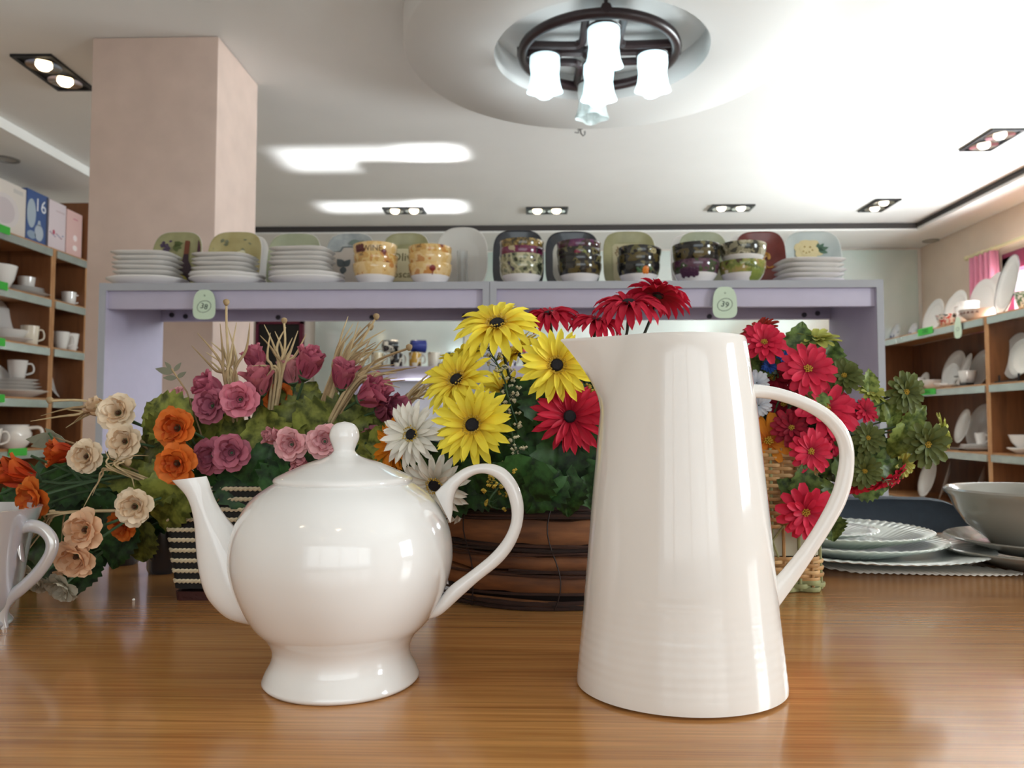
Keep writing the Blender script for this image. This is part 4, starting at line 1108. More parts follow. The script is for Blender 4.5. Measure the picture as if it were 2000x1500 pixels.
for k, (r, kk) in enumerate(((.19, 2.2), (.16, 1.4), (.15, 1.4), (.14, 1.4), (.135, 1.4))): flatplate((-3.17, y, zz[3]+(.0 if k == 0 else .022+.021*(k-1))), r, 'white dish under a mug on the fourth left shelf, %s' % ('broad lowest one', 'second up', 'third up', 'fourth up', 'topmost of the stack')[k], 'broad stack on the fourth left shelf', k=kk)
cup((-3.13, y-.03, zz[3]+.117), .055, .11, pi/2-.7, 'white mug standing on the broad stack of dishes', G2, taper=.75, name='mug')
leaning(-5, 745, -3.2, -1, .1, zz[3], 'white plate standing at the left edge of the fourth shelf', G2)
t = thing('pot', 'round white pot with a looped handle on the lowest left shelf', 'pot', (-3.12, al(28, -3.12), zz[4]+.0005), (0, 0, pi/2-1.3), G2)
MB().lathe([(0, .0), (.07, .0), (.1, .04), (.105, .09), (.085, .13), (.09, .14), (.085, .14), (.075, .12), (0, .02)], 32).build('pot_body', M_white, t)
MB().tube(smoothpath([(.085, 0, .12), (.15, 0, .12), (.16, 0, .07), (.1, 0, .04)], 5), .01, 8).build('handle', M_white, t)
cup((-3.1, al(-14, -3.1), zz[4]), .06, .12, 1, 'white cup cut by the left edge on the lowest shelf', G2)
# far bay
y = al(113, -3.2)
for k in range(3): flatplate((-3.2, y, zz[1]+.013*k), .12-.004*k, 'white plate in the low pile beside two mugs, %s' % ('lowest', 'middle', 'topmost')[k], 'low pile in the far left bay')
cup((-3.08, al(131, -3.08), zz[1]), .045, .09, .9, 'white mug left of two in the far bay, second shelf', G2, taper=.85)
cup((-3.06, al(155, -3.06), zz[1]), .045, .09, .9, 'white mug right of two in the far bay, second shelf', G2, taper=.85)
leaning(147, 545, -3.3, -1, .11, zz[1], 'dim white plate at the back of the far bay, second shelf', G2)
for k, px in enumerate((118, 137, 156)):
    cup((-3.06, al(px, -3.06), zz[2]), .05, .115, .9+.2*k, '%s white mug of the row of three in the far left bay' % ('nearest', 'middle', 'farthest')[k], 'row of three mugs in the far left bay', taper=.7)
leaning(108, 640, -3.28, -1, .12, zz[2], 'white plate behind the nearest mug in the far left bay', G2)
leaning(140, 632, -3.29, -1, .13, zz[2]+.03, 'white plate with a dark rim behind the mugs in the far left bay', G2, rim=mat('rim_dark', '#6a6a70', .3))
leaning(112, 735, -3.2, -1, .13, zz[3], 'broad white plate standing in the far left bay, fourth shelf', G2)
sbowl((-3.16, al(146, -3.16), zz[3]+.022), .1, .08, 'white bowl on a plate in the far left bay, fourth shelf', G2)
flatplate((-3.16, al(146, -3.16), zz[3]), .12, 'white plate under the bowl in the far left bay', G2, k=1.4)
for k in range(4): flatplate((-3.18, al(135, -3.18), zz[4]+.03*k), .13-.006*k, 'white dish on the lowest shelf of the far left bay, %s' % ('lowest', 'second up', 'third up', 'topmost')[k], 'stack on the lowest far left shelf', k=2)

# curtain, rod on the window wall
cx0 = PX(1893, 503, XR-.06); cx1 = PX(2000, 462, XR-.06)
t = thing('curtain_rod', 'pale cream curtain rod above the window', 'curtain rod', (XR-.06, cx0.y, cx0.z), group=None)
MB().tube([(0, .02, 0), (0, 3.0-cx0.y, 0)], .014, 10).build('rod', mat('rod_cream', '#d9d2a8', .4), t)
MB().lathe([(0, -.02), (.02, -.015), (.026, 0), (.02, .015), (0, .02)], 14).xf(Matrix.Translation((0, .03, 0))).build('finial', MATS['rod_cream'], t)
MB().box((0, .0, -.03), (.059, .02, .01)).build('bracket', MATS['rod_cream'], t)
M_pink = mat('pink_curtain', '#d27f98', .6, sheen=.3)
ca, cb_ = PX(1895, 520, XR-.06).y, PX(1951, 520, XR-.06).y
t = thing('curtain', 'gathered rose pink curtain hanging beside the window', 'curtain', (XR-.06, (ca+cb_)/2, 0))
zt2 = cx0.z-.015
W_ = (ca-cb_)
def cfn(u, v):
    z = zt2-(zt2-.5)*v
    x = .045*sin(u*2*pi*5+.6*sin(v*3))*(.6+.4*v)
    pinch = 1-.12*(1-v)
    return (x, (u-.5)*W_*pinch, z)
cur = MB().grid(cfn, 72, 10).build('cloth', M_pink, t, angle=80)
md = cur.modifiers.new('thick', 'SOLIDIFY'); md.thickness = .003
for k in range(7): torus(MB(), .018, .0025, 0, 20, 6).xf(Matrix.Translation((0, (k/6-.5)*W_*.88, zt2+.012)) @ Matrix.Rotation(pi/2, 4, 'X')).build('ring', MATS['rod_cream'], t)
# ------------------------------------------------------------------ baskets on the table
# striped rope basket
SY = .776
M_rope = mat('cream_rope', '#cdbd9f', .8, var=.12, vscale=120)
M_blk = mat('black_cord', '#151413', .75, var=.1, vscale=200, bump=.3, bscale=500)
M_basebrown = mat('basket_base_brown', '#3a1612', .6, bump=.3, bscale=300)
a_, b__ = PZ(343, 1172, TZ), PZ(585, 1172, TZ)
sbx = (a_.x+b__.x)/2; sbw = (b__.x-a_.x)/2; sbd = .05; sbh = P(400, 948, SY).z-TZ
sbk = thing('rope_basket', 'tapered basket banded in cream rope and black cord behind the teapot spout', 'basket', (sbx, SY+sbd, TZ))
def rrect(w, d, r, n=10):
    pts = []
    for cx, cy, a0 in ((w-r, d-r, 0), (-w+r, d-r, pi/2), (-w+r, -d+r, pi), (w-r, -d+r, 3*pi/2)):
        pts += [(cx+r*cos(a0+pi/2*k/n), cy+r*sin(a0+pi/2*k/n)) for k in range(n+1)]
    return pts
def flare(z): return 1+.21*z/sbh
def perim(pts, step):
    out = []; n = len(pts)
    for i in range(n):
        p, q = Vector(pts[i]), Vector(pts[(i+1) % n]); L = (q-p).length; m = max(1, int(L/step))
        for k in range(m): out.append(p+(q-p)*k/m)
    return out
base_pts = rrect(sbw, sbd, .006, 3)
def wall(f0, f1, z0, z1, mb=None):
    mb = mb or MB()
    return mb.rings([[(x*f, y*f, z) for x, y in base_pts] for f, z in ((f0, z0), (f1, z1), (f1*.94, z1), (f0*.94, z0))]+[[(x*f0, y*f0, z0) for x, y in base_pts]], cap=False)
wall(1, flare(.009), 0, .009).build('base_band', M_basebrown, sbk)
MB().rings([[(x*.95, y*.95, .004) for x, y in base_pts], [(x*.95, y*.95, .006) for x, y in base_pts]]).build('bottom', M_basebrown, sbk)
rows = 10; pitch = (sbh-.012)/rows
def rope_mesh():
    per = perim(rrect(sbw, sbd, .006, 3), .0016); n = len(per); mb = MB()
    for ph in (0, pi):
        rr = []
        for i, p in enumerate(per):
            t = (per[(i+1) % n]-per[i-1]).normalized(); nr = Vector((t.y, -t.x)); a = 2*pi*round(n/5)*i/n+ph
            c = Vector((p.x+nr.x*.0008*cos(a), p.y+nr.y*.0008*cos(a), .0009*sin(a)))
            rr.append([tuple(c+Vector((nr.x*.0013*cos(q), nr.y*.0013*cos(q), .0014*sin(q)))) for q in [2*pi*k/5 for k in range(5)]])
        rr.append(rr[0]); mb.rings(rr, cap=False)
    return mb.mesh('rope_row', M_rope)
rm = rope_mesh()
for i in range(rows):
    z = .012+pitch*i
    f = flare(z)
    wall(f, flare(z+pitch*.5), z, z+pitch*.5).build('cord_row', M_blk, sbk) if i % 1 == 0 else None
    wall(flare(z+pitch*.5)*.985, flare(z+pitch)*.985, z+pitch*.5, z+pitch).build('backing_row', M_blk, sbk)
    f2 = flare(z+pitch*.75)
    o = obj('rope_row', rm, sbk, (0, 0, z+pitch*.75), (0, 0, 0), (f2, f2, 1.1))
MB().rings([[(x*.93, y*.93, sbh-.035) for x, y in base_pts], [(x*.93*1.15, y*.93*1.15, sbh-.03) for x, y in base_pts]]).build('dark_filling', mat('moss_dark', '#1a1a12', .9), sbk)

# bark planter
BYc = .832; BA, BB = .118, .088
bcx = P(1072, 1100, BYc).x
BH = .112
M_bark = [ramp_mat('bark_%d' % i, [(.3, c0), (.55, c1), (.75, c2)], (3, 3, 16), rough=.7, noise=6, bump=.4) for i, (c0, c1, c2) in enumerate((('#4a2a18', '#7a4a28', '#8f5c34'), ('#3c2214', '#64391f', '#7c4c2a'), ('#553019', '#8a5630', '#9c683c')))]
M_twig = [mat('twig_%d' % i, c, .65, var=.2, vscale=60) for i, c in enumerate(('#2f1a14', '#3e241a', '#241410', '#6e4629'))]
pl = thing('bark_planter', 'oval planter of brown bark slabs and dark twigs holding the daisies', 'planter', (bcx, BYc, TZ))
def E(t, z, off=0):
    bul = .006*sin(pi*z/BH)
    return ((BA+off+bul)*cos(t), (BB+off+bul)*sin(t), z)
MB().rings([[E(2*pi*k/64, z, -.012) for k in range(64)] for z in (0.002, .02, .05, .08, BH-.004)]).build('inner_wall', M_twig[2], pl)
def slab(z0, z1, t0, t1, m, slope=0, off=0):
    n = 20; rr = []
    for i in range(n+1):
        t = t0+(t1-t0)*i/n; dz = slope*(i/n-.5)+.0015*sin(i*1.3)
        rr.append([E(t, z0+dz, -.008+off), E(t, z0+dz+.001, off-.001), E(t, z0+dz+(z1-z0)*.3, off+.001), E(t, z0+dz+(z1-z0)*.7, off+.001), E(t, z1+dz-.001, off-.001), E(t, z1+dz, -.008+off)])
    MB().rings(rr).build('bark_slab', m, pl, angle=50)
rnd = random.Random(11)
for z0, z1, sl in ((.062, .087, -.004), (.037, .054, -.006), (.016, .036, -.008)):
    t = -pi*1.02; k = 0
    while t < pi*.98:
        L = rnd.uniform(2.2, 3.0)
        slab(z0, z1, t, min(t+L, pi*.98), M_bark[k % 3], sl, rnd.uniform(-.002, .001)); t += L+.02; k += 1
def twig(z, t0, t1, r, m, slope, off=0):
    n = 26; pts = []; ph = rnd.random()*6
    for i in range(n+1):
        t = t0+(t1-t0)*i/n
        pts.append(E(t, max(r, z+slope*(i/n-.5)+.0012*sin(ph+i*.5)), off+.0008*sin(ph*2+i*.9)))
    MB().tube(pts, [r*(.6+.4*sin(pi*min(1, (i+2)/n))) for i in range(n+1)], 6).build('twig', m, pl)
for zc, spread, cnt, rr_ in ((.099, .011, 15, .0022), (.057, .0045, 7, .0018), (.0355, .003, 4, .0017), (.008, .008, 11, .002)):
    for i in range(cnt):
        t0 = rnd.uniform(-pi, -pi*.75) if i % 3 else rnd.uniform(-pi*.9, -pi*.5)
        twig(zc+rnd.uniform(-spread, spread), t0, t0+rnd.uniform(2.2, 4.5), rr_*rnd.uniform(.6, 1.25), M_twig[rnd.choice((0, 0, 1, 2, 2, 3 if spread < .009 else 1))], rnd.uniform(-.01, .004) if spread < .009 else rnd.uniform(-.003, .003), rnd.uniform(.0, .003))
for i in range(10):
    t0 = -pi*1.1+i*.6
    twig(.100+rnd.uniform(-.01, .012), t0, t0+2.5, .0024, M_twig[i % 3], rnd.uniform(-.003, .003), -.002)
for a in (-2.25, -1.55, -.9, -2.9, .6, 1.6, 2.5):
    MB().tube([E(a+.05*sin(z*60), z, .0045+.002*sin(z*90)) for z in [BH*k/12*.98+.001 for k in range(13)]], .0007, 5).build('binding_wire', M_twig[2], pl)
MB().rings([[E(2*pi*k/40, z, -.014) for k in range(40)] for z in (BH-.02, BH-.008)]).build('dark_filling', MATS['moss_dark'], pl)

# wicker basket
WYc = .876
wk_r = P(1610, 1140, WYc-.03).x
M_wick = [mat('wicker_%d' % i, c, .6, var=.15, vscale=90) for i, c in enumerate(('#b58a58', '#a67b4a', '#c39c6a'))]
M_wgreen = mat('wicker_green_base', '#8f8f62', .65, var=.15, vscale=90)
M_band = mat('pale_ribbon_band', '#a9a48e', .5, var=.06, vscale=30)
WW, WD, WH = .064, .05, .150
wk = thing('wicker_basket', 'small woven wicker basket with a pale band, behind the pitcher handle', 'basket', (wk_r-WW, WYc, TZ))
wpts = rrect(WW-.003, WD-.003, .02, 6)
def fl(z): return 1.0-.05*min(1, z/WH)
per = perim(wpts, .004); NS = 28
def weaver(z, ph, r, m, amp=.0022):
    n = len(per); rr = []
    for i, p in enumerate(per):
        t = (per[(i+1) % n]-per[i-1]).normalized(); nr = Vector((t.y, -t.x)); a = NS/2*2*pi*i/n+ph
        c = Vector((p.x*fl(z)+nr.x*amp*sin(a), p.y*fl(z)+nr.y*amp*sin(a), z))
        rr.append([tuple(c+Vector((nr.x*r*.7*cos(q), nr.y*r*.7*cos(q), r*1.15*sin(q)))) for q in [2*pi*k/6 for k in range(6)]])
    rr.append(rr[0]); return MB().rings(rr, cap=False).build('weaver', m, wk)
z = .004; i = 0
for i in range(3): weaver(.003+.0035*i, i*pi, .0024, M_wgreen, .003)
z = .0135; i = 0
while z < .036: weaver(z, i*pi, .0019, M_wick[i % 3]); z += .0036; i += 1
z = .069
while z < WH: weaver(z, i*pi, .0019, M_wick[(i*2) % 3]); z += .0036; i += 1
for i in range(NS):
    p = per[int(len(per)*(i+.5)/NS) % len(per)]
    MB().tube([(p.x, p.y, .002), (p.x*fl(.07), p.y*fl(.07), .07), (p.x*fl(WH), p.y*fl(WH), WH+.002)], .0017, 6).build('stake', M_wgreen if i % 2 else M_wick[1], wk)
MB().rings([[(x*f*fl(.05), y*f*fl(.05), z) for x, y in wpts] for f, z in ((.985, .038), (.985, .067), (.93, .067), (.93, .038), (.985, .038))], cap=False).build('ribbon_band', M_band, wk)
for s in (-1, 1):
    MB().tube([(WW*.05+s*.012, -WD*.995, .07), (WW*.05, -WD*1.0, .054), (WW*.05-s*.006, -WD*1.0, .037)], .0011, 5).build('cross_stem', M_wgreen, wk)
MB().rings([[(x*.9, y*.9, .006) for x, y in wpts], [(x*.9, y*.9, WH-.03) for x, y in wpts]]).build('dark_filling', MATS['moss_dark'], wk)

# ------------------------------------------------------------------ plates on the right
def ribbed_plate(name, r, zr, m, nr=96, amp=.0022, lobes=0, n=300, well=.55):
    """flat plate with radial flutes on the rim and a finely scalloped edge"""
    prof_ = [(.02, 0), (well*.9, 0), (well, .0015), (.8, zr*.55), (.985, zr*.93), (1.0, zr), (.985, zr+.0012), (.8, zr*.6+.003), (well+.04, .0045), (well*.9, .0035), (.02, .0035)]
    rr = []
    for q, z_ in prof_:
        w = max(0, (q-well)/(1-well))
        ring = []
        for k in range(n):
            a = 2*pi*k/n; c = cos(nr*a/2*1.0)
            f = amp*w*c
            ring.append(((q*r+f*.5)*cos(a), (q*r+f*.5)*sin(a), z_+f*.55))
        rr.append(ring)
    return MB().rings(rr).mesh(name, m, angle=80)
M_mint = mat('celadon_porcelain', '#dbe3da', .15, coat=.5)
M_mintw = mat('celadon_white', '#e3e7e3', .15, coat=.5)
pcx = P(1675, 1060, 1.04)
Xc, Yc = pcx.x, 1.05
def on_table(name, me, loc, label, group=None):
    o = obj(name, me, None, loc); tag(o, label, 'plate', group); return o
GP = 'fluted plates on the table'
on_table('charger_plate', ribbed_plate('charger_plate', .163, .014, M_mintw, 150, .0012), (Xc, Yc, TZ+.0042), 'wide fluted white plate at the bottom of the pale green plate stack', GP)
X2 = P(1655, 1060, 1.02).x
on_table('fluted_plate', ribbed_plate('fluted_plate', .125, .019, M_mint, 120, .0009), (X2, Yc-.015, TZ+.0092), 'pale green fluted plate second from the bottom of the stack', GP)
on_table('fluted_plate', ribbed_plate('fluted_plate', .114, .019, M_mint, 120, .0009), (X2-.004, Yc-.012, TZ+.0200), 'pale green fluted plate third from the bottom of the stack', GP)
on_table('fluted_plate', ribbed_plate('saucer_plate', .072, .010, M_mintw, 90, .0007), (X2-.03, Yc-.015, TZ+.0298), 'small fluted saucer on top of the pale green plate stack', GP)
# ribbed leaf-shaped mat under the plates
M_mat = mat('mat_white_ribbed', '#ded8cf', .6)
p_r = PZ(1996, 1122, TZ); p_l = PZ(1560, 1100, TZ)
L = (p_r.x-p_l.x)
def mfn(u, v):
    x = p_l.x+L*u
    half = .09*max(0, 1-u)**.55*min(1, u*5+.05)**.5
    y = 1.02+(p_r.y-1.02)*u**1.25 + (v-.5)*2*half
    z = TZ+.0022+.0009*sin(u*L/.0042*2*pi*.5+v*3)
    return (x, y, z)
def mfn_low(u, v):
    x, y, z = mfn(u, v); return (x, y, TZ+.0004)
mb = MB().grid(mfn, 150, 8)
o = mb.build('table_mat', M_mat, None, angle=80); md = o.modifiers.new('thick', 'SOLIDIFY'); md.thickness = .0008; md.offset = -1
tag(o, 'white finely ribbed leaf-shaped mat under the pale green plates', 'mat')

# grey bowl on two plates
M_grey = mat('grey_stoneware', '#9a968d', .18, coat=.5)
M_greyl = mat('grey_stoneware_inside', '#b4aea6', .15, coat=.5)
gX = P(2035, 1000, 1.0).x; gY = 1.0
o = obj('round_plate', MB().lathe([(0, 0), (.075, 0), (.08, .004), (.128, .019), (.131, .021), (.128, .0225), (.085, .009), (0, .007)], 72).mesh('round_plate', M_grey, angle=60), None, (gX, gY, TZ+.0005)); tag(o, 'wide grey plate lying under the grey bowl at the right edge', 'plate', 'grey stoneware set')
o = obj('round_plate', MB().lathe([(0, 0), (.06, 0), (.065, .004), (.108, .016), (.111, .018), (.108, .0195), (.07, .009), (0, .007)], 72).mesh('round_plate', M_grey, angle=60), None, (gX, gY, TZ+.0145)); tag(o, 'smaller grey plate right under the grey bowl', 'plate', 'grey stoneware set')
o = obj('serving_bowl', MB().lathe([(0, .002), (.045, .002), (.048, 0), (.056, 0), (.06, .004), (.085, .026), (.098, .046), (.104, .062), (.109, .066), (.110, .070), (.107, .0725), (.100, .071), (.094, .060), (.085, .040), (.06, .014), (0, .010)], 80).mesh('serving_bowl', M_grey, angle=50), None, (gX, gY, TZ+.0225)); tag(o, 'glossy grey-beige bowl with a rolled rim on the grey plates', 'bowl', 'grey stoneware set')

# ------------------------------------------------------------------ pearly cup at the left edge, dark glass mugs
M_pearl = bpy.data.materials.new('pearl_lustre'); M_pearl.use_nodes = True
nt = M_pearl.node_tree; b = nt.nodes['Principled BSDF']
lw = nt.nodes.new('ShaderNodeLayerWeight'); lw.inputs[0].default_value = .45
cr = nt.nodes.new('ShaderNodeValToRGB'); els = cr.color_ramp.elements
for k, (p_, c_) in enumerate([(0, '#cfc9c4'), (.35, '#c8c4cc'), (.6, '#bccac8'), (.85, '#d2c6c4')]):
    e = els[k] if k < 2 else els.new(p_)
    e.position = p_; e.color = lin(c_)
nt.links.new(lw.outputs['Facing'], cr.inputs[0]); nt.links.new(cr.outputs[0], b.inputs['Base Color'])
b.inputs['Metallic'].default_value = .25; b.inputs['Roughness'].default_value = .14; b.inputs['Coat Weight'].default_value = .6
cy = PZ(-50, 1225, TZ); CY = cy.y
pcup = thing('teacup', 'pearly lustre teacup with a big looped handle at the left edge of the table', 'cup', (P(-58, 1100, CY).x, CY, TZ))
cprof = []
for hw, y in [(70, 1236), (74, 1228), (66, 1212), (78, 1190), (88, 1150), (95, 1100), (104, 1050), (117, 1004)]:
    c = P(-58, y, CY); e = P(-58+hw, y, CY); cprof.append((e.x-c.x, c.z-TZ))
cprof = smoothpath(cprof, 4)
z0 = cprof[0][1]
cprof = [(r, max(0, z_-z0)) for r, z_ in cprof]
MB().lathe([(0, .004), (cprof[0][0]*.9, .004)]+cprof+[(r*.95, z_+.0005) for r, z_ in reversed(cprof[8:])]+[(0, .02)], 72).build('cup_body', M_pearl, pcup, angle=60)
hnd = pairs_sweep([(38, 1075, 48, 1098, 9), (30, 1046, 44, 1068, 10), (34, 1024, 44, 1046, 10), (60, 1014, 58, 1040, 10), (88, 1022, 76, 1044, 10), (108, 1042, 88, 1056, 10.5), (114, 1066, 90, 1070, 11), (104, 1096, 82, 1088, 10.5), (80, 1130, 62, 1114, 10), (50, 1158, 34, 1140, 10), (22, 1182, 8, 1158, 10), (14, 1205, -10, 1180, 12), (17, 1232, -14, 1222, 9)], CY, 16, Vector(pcup.location))
hnd.build('handle', M_pearl, pcup, angle=75)
M_dkglass = mat('dark_blue_glass', '#2a323c', .12, coat=.5, spec=.6)
for px0, px1, yb, yt, lab in ((205, 262, 1112, 1030, 'dark blue glass mug under the cream roses, further left'), (281, 345, 1128, 985, 'dark blue glass mug beside the striped basket')):
    c = PZ((px0+px1)/2, yb-8, TZ); s_ = (P(px1, yb, c.y).x-P(px0, yb, c.y).x)/2; h_ = P(px0, yt, c.y).z-TZ
    t = thing('glass_mug', lab, 'mug', (c.x, c.y+.01, TZ), (0, 0, -pi/2-.3), 'dark glass mugs behind the flowers')
    MB().lathe([(0, .003), (s_*.88, 0), (s_, .005), (s_, h_), (s_*.93, h_), (s_*.92, .01), (0, .008)], 36).build('mug_body', M_dkglass, t, angle=50)
    MB().tube(smoothpath([(s_*.95, 0, h_*.8), (s_*1.5, 0, h_*.78), (s_*1.6, 0, h_*.45), (s_*.95, 0, h_*.22)], 5), s_*.14, 8).build('handle', M_dkglass, t)
c = PZ(261, 1173, TZ)
o = MB().lathe([(0, 0), (.0012, .0002), (.0016, .001), (.0008, .002), (0, .0022)], 7).build('crumb', mat('crumb_white', '#e6e2da', .6), None); o.location = c; tag(o, 'tiny white crumb lying on the table left of the striped basket', 'crumb')

# ------------------------------------------------------------------ chair beyond the table
M_chair = mat('navy_upholstery', '#2b3540', .75, var=.08, vscale=60, bump=.1, bscale=400)
chx0, chx1 = P(1560, 990, 1.5).x, P(1887, 990, 1.5).x
ccx = (chx0+chx1)/2; cw = (chx1-chx0)/2; cz = P(1760, 969, 1.5).z
ch = thing('dining_chair', 'dark navy upholstered chair pushed up to the far side of the table', 'chair', (ccx, 1.5, 0))
bk = [(x, z) for x, z, _ in sring(cw, .22, 5, 0, 40)]
rr = []
for y, f in ((-.012, .93), (-.022, .985), (0, 1), (.018, .985), (.024, .93)):
    rr.append([(x*f, y+.03*(x/cw)**2*-1, cz-.22+z*f) for x, z in bk])
MB().rings(rr).build('backrest', M_chair, ch, angle=60)
MB().box((-cw*.95, -.42, .43), (cw*.95, -.02, .50)).build('seat', M_chair, ch, bevel=.02, seg=3)
M_cleg = mat('chair_leg_dark', '#2a2220', .5)
for sx in (-1, 1):
    for y in (-.38, -.02):
        MB().tube([(sx*cw*.85, y, 0), (sx*cw*.85, y, .44)], .016, 8).build('leg', M_cleg, ch)
    MB().tube([(sx*cw*.8, -.01, .46), (sx*cw*.8, .005, .6)], .013, 8).build('back_post', M_cleg, ch)
# ------------------------------------------------------------------ artificial flowers
rnd = random.Random(21)
def petal_mat(name, base, tip, rough=.6, translu=.22, L=1.0, spread=.12, mottle=0):
    """petal cloth: colour runs from base to tip along the petal (object x), each petal a shade of its own"""
    if name in MATS: return MATS[name]
    m = bpy.data.materials.new(name); m.use_nodes = True; nt = m.node_tree; b = nt.nodes['Principled BSDF']
    b.inputs['Roughness'].default_value = rough; b.inputs['Specular IOR Level'].default_value = .3
    tc = nt.nodes.new('ShaderNodeTexCoord'); sp = nt.nodes.new('ShaderNodeSeparateXYZ'); nt.links.new(tc.outputs['Object'], sp.inputs[0])
    cr = nt.nodes.new('ShaderNodeValToRGB'); cr.color_ramp.elements[0].color = lin(base); cr.color_ramp.elements[1].color = lin(tip); cr.color_ramp.elements[1].position = .6
    nt.links.new(sp.outputs[0], cr.inputs[0])
    if mottle:
        nz = nt.nodes.new('ShaderNodeTexNoise'); nz.inputs['Scale'].default_value = mottle; nz.inputs['Detail'].default_value = 5
        nt.links.new(tc.outputs['Object'], nz.inputs['Vector']); ad = nt.nodes.new('ShaderNodeMath'); ad.operation = 'MULTIPLY_ADD'; ad.inputs[1].default_value = 2.6; ad.inputs[2].default_value = -1.0
        nt.links.new(nz.outputs['Fac'], ad.inputs[0]); nt.links.new(ad.outputs[0], cr.inputs[0])
    oi = nt.nodes.new('ShaderNodeObjectInfo'); mr = nt.nodes.new('ShaderNodeMapRange'); mr.inputs[3].default_value = 1-spread; mr.inputs[4].default_value = 1+spread
    nt.links.new(oi.outputs['Random'], mr.inputs[0])
    vm = nt.nodes.new('ShaderNodeVectorMath'); vm.operation = 'SCALE'; nt.links.new(cr.outputs[0], vm.inputs[0]); nt.links.new(mr.outputs[0], vm.inputs['Scale'])
    nt.links.new(vm.outputs[0], b.inputs['Base Color'])
    tr = nt.nodes.new('ShaderNodeBsdfTranslucent'); nt.links.new(vm.outputs[0], tr.inputs[0])
    mx = nt.nodes.new('ShaderNodeMixShader'); mx.inputs[0].default_value = translu
    out = nt.nodes['Material Output']
    nt.links.new(b.outputs[0], mx.inputs[1]); nt.links.new(tr.outputs[0], mx.inputs[2]); nt.links.new(mx.outputs[0], out.inputs[0])
    MATS[name] = m; return m
M_stem = mat('stem_green', '#3c5536', .6, var=.1, vscale=40)
M_stemdk = mat('stem_dark', '#232c22', .6)
M_disc = mat('flower_eye', '#17151a', .8, bump=.4, bscale=900)
M_stamen = mat('stamen_yellow', '#c9a63e', .6, var=.15, vscale=300)
def petal_mesh(name, m, L=1.0, W=.3, kind='point', a0=0, a1=0, cup=.3, nu=4, nv=6, ruffle=0, seed=0):
    """unit petal along +x; a0 start angle, a1 total bend; cup across"""
    r_ = random.Random(seed); ph = r_.random()*6
    path = [(0, 0)]; ang = []
    for j in range(nv):
        an = a0+a1*((j+.5)/nv); ang.append(an); path.append((path[-1][0]+cos(an)*L/nv, path[-1][1]+sin(an)*L/nv))
    def fn(u, v):
        j = round(v*nv); x, z = path[j]; an = ang[min(j, nv-1)]; s = 2*u-1
        if kind == 'point': w = W*(max(0, v+.04)**.55)*(max(0, 1-v)**.5)*1.75
        elif kind == 'round': w = W*(.25+.75*v**.8)*math.sqrt(max(.13, 1-v**4))*1.1
        else: w = W*(.55+.45*sin(pi*min(1, v*1.05)))*math.sqrt(max(.12, 1-v**4))
        h = cup*w*s*s + ruffle*W*sin(ph+s*5)*v*v
        return (x-sin(an)*h, w*s*(1-.12*cup*abs(s)), z+cos(an)*h)
    return MB().grid(fn, nu, nv).mesh(name, m, angle=80, fix=False)
PM = {}
def pmesh(key, **k):
    if key not in PM: PM[key] = [petal_mesh(key[0], seed=s, **{**k, 'a1': k.get('a1', 0)+(.18 if s == 1 else -.12 if s == 2 else 0)}) for s in range(3)]
    return PM[key]
def nvec(r, u, t):                    # right, up, towards the camera -> world
    return Vector((r, -t, u)).normalized()
def head(name, label, cat, px, py, Y, n, group, spin=None):
    q = nvec(*n).to_track_quat('Z', 'Y') @ Quaternion((0, 0, 1), rnd.random()*6.28 if spin is None else spin)
    o = thing(name, label, cat, P(px, py, Y), q.to_euler(), group)
    return o, q
def stem_to(root, q, end, r=.0013, m=None, bend=.35, n=10, start=-.002):
    """stem leaves the back of the head and curves down to a world point inside its basket"""
    inv = q.inverted(); e = inv @ (Vector(end)-root.location)
    L = e.length; c1 = Vector((0, 0, -L*bend)); up = inv @ Vector((0, 0, 1)); c2 = e+up*L*.4
    pts = []
    for i in range(n+1):
        t = i/n; pts.append(Vector((0, 0, start))*(1-t)**3+c1*3*t*(1-t)**2+c2*3*t*t*(1-t)+e*t**3)
    return MB().tube(pts, r, 6).build('stem', m or M_stem, root)
def ring_of(root, meshes, n, s, elev, r0=0, z0=0, ph=0, jit=.08, sw=1.0):
    for i in range(n):
        az = 2*pi*(i+rnd.uniform(-.18, .18))/n+ph
        k = s*rnd.uniform(1-jit, 1+jit)
        obj('petal', rnd.choice(meshes), root, (r0*cos(az), r0*sin(az), z0), (rnd.uniform(-.12, .12), -elev+rnd.uniform(-.1, .1), az), (k, k*sw, k))
PXM = lambda Y: Y/FPX
DC = {'yellow': ('#e8b428', '#fae84e'), 'red': ('#a8142e', '#cc2440'), 'white': ('#d9d2bd', '#f2eee4'), 'orange': ('#b8480c', '#e08a1c')}
DAISY = 'gerbera daisies in the bark planter'
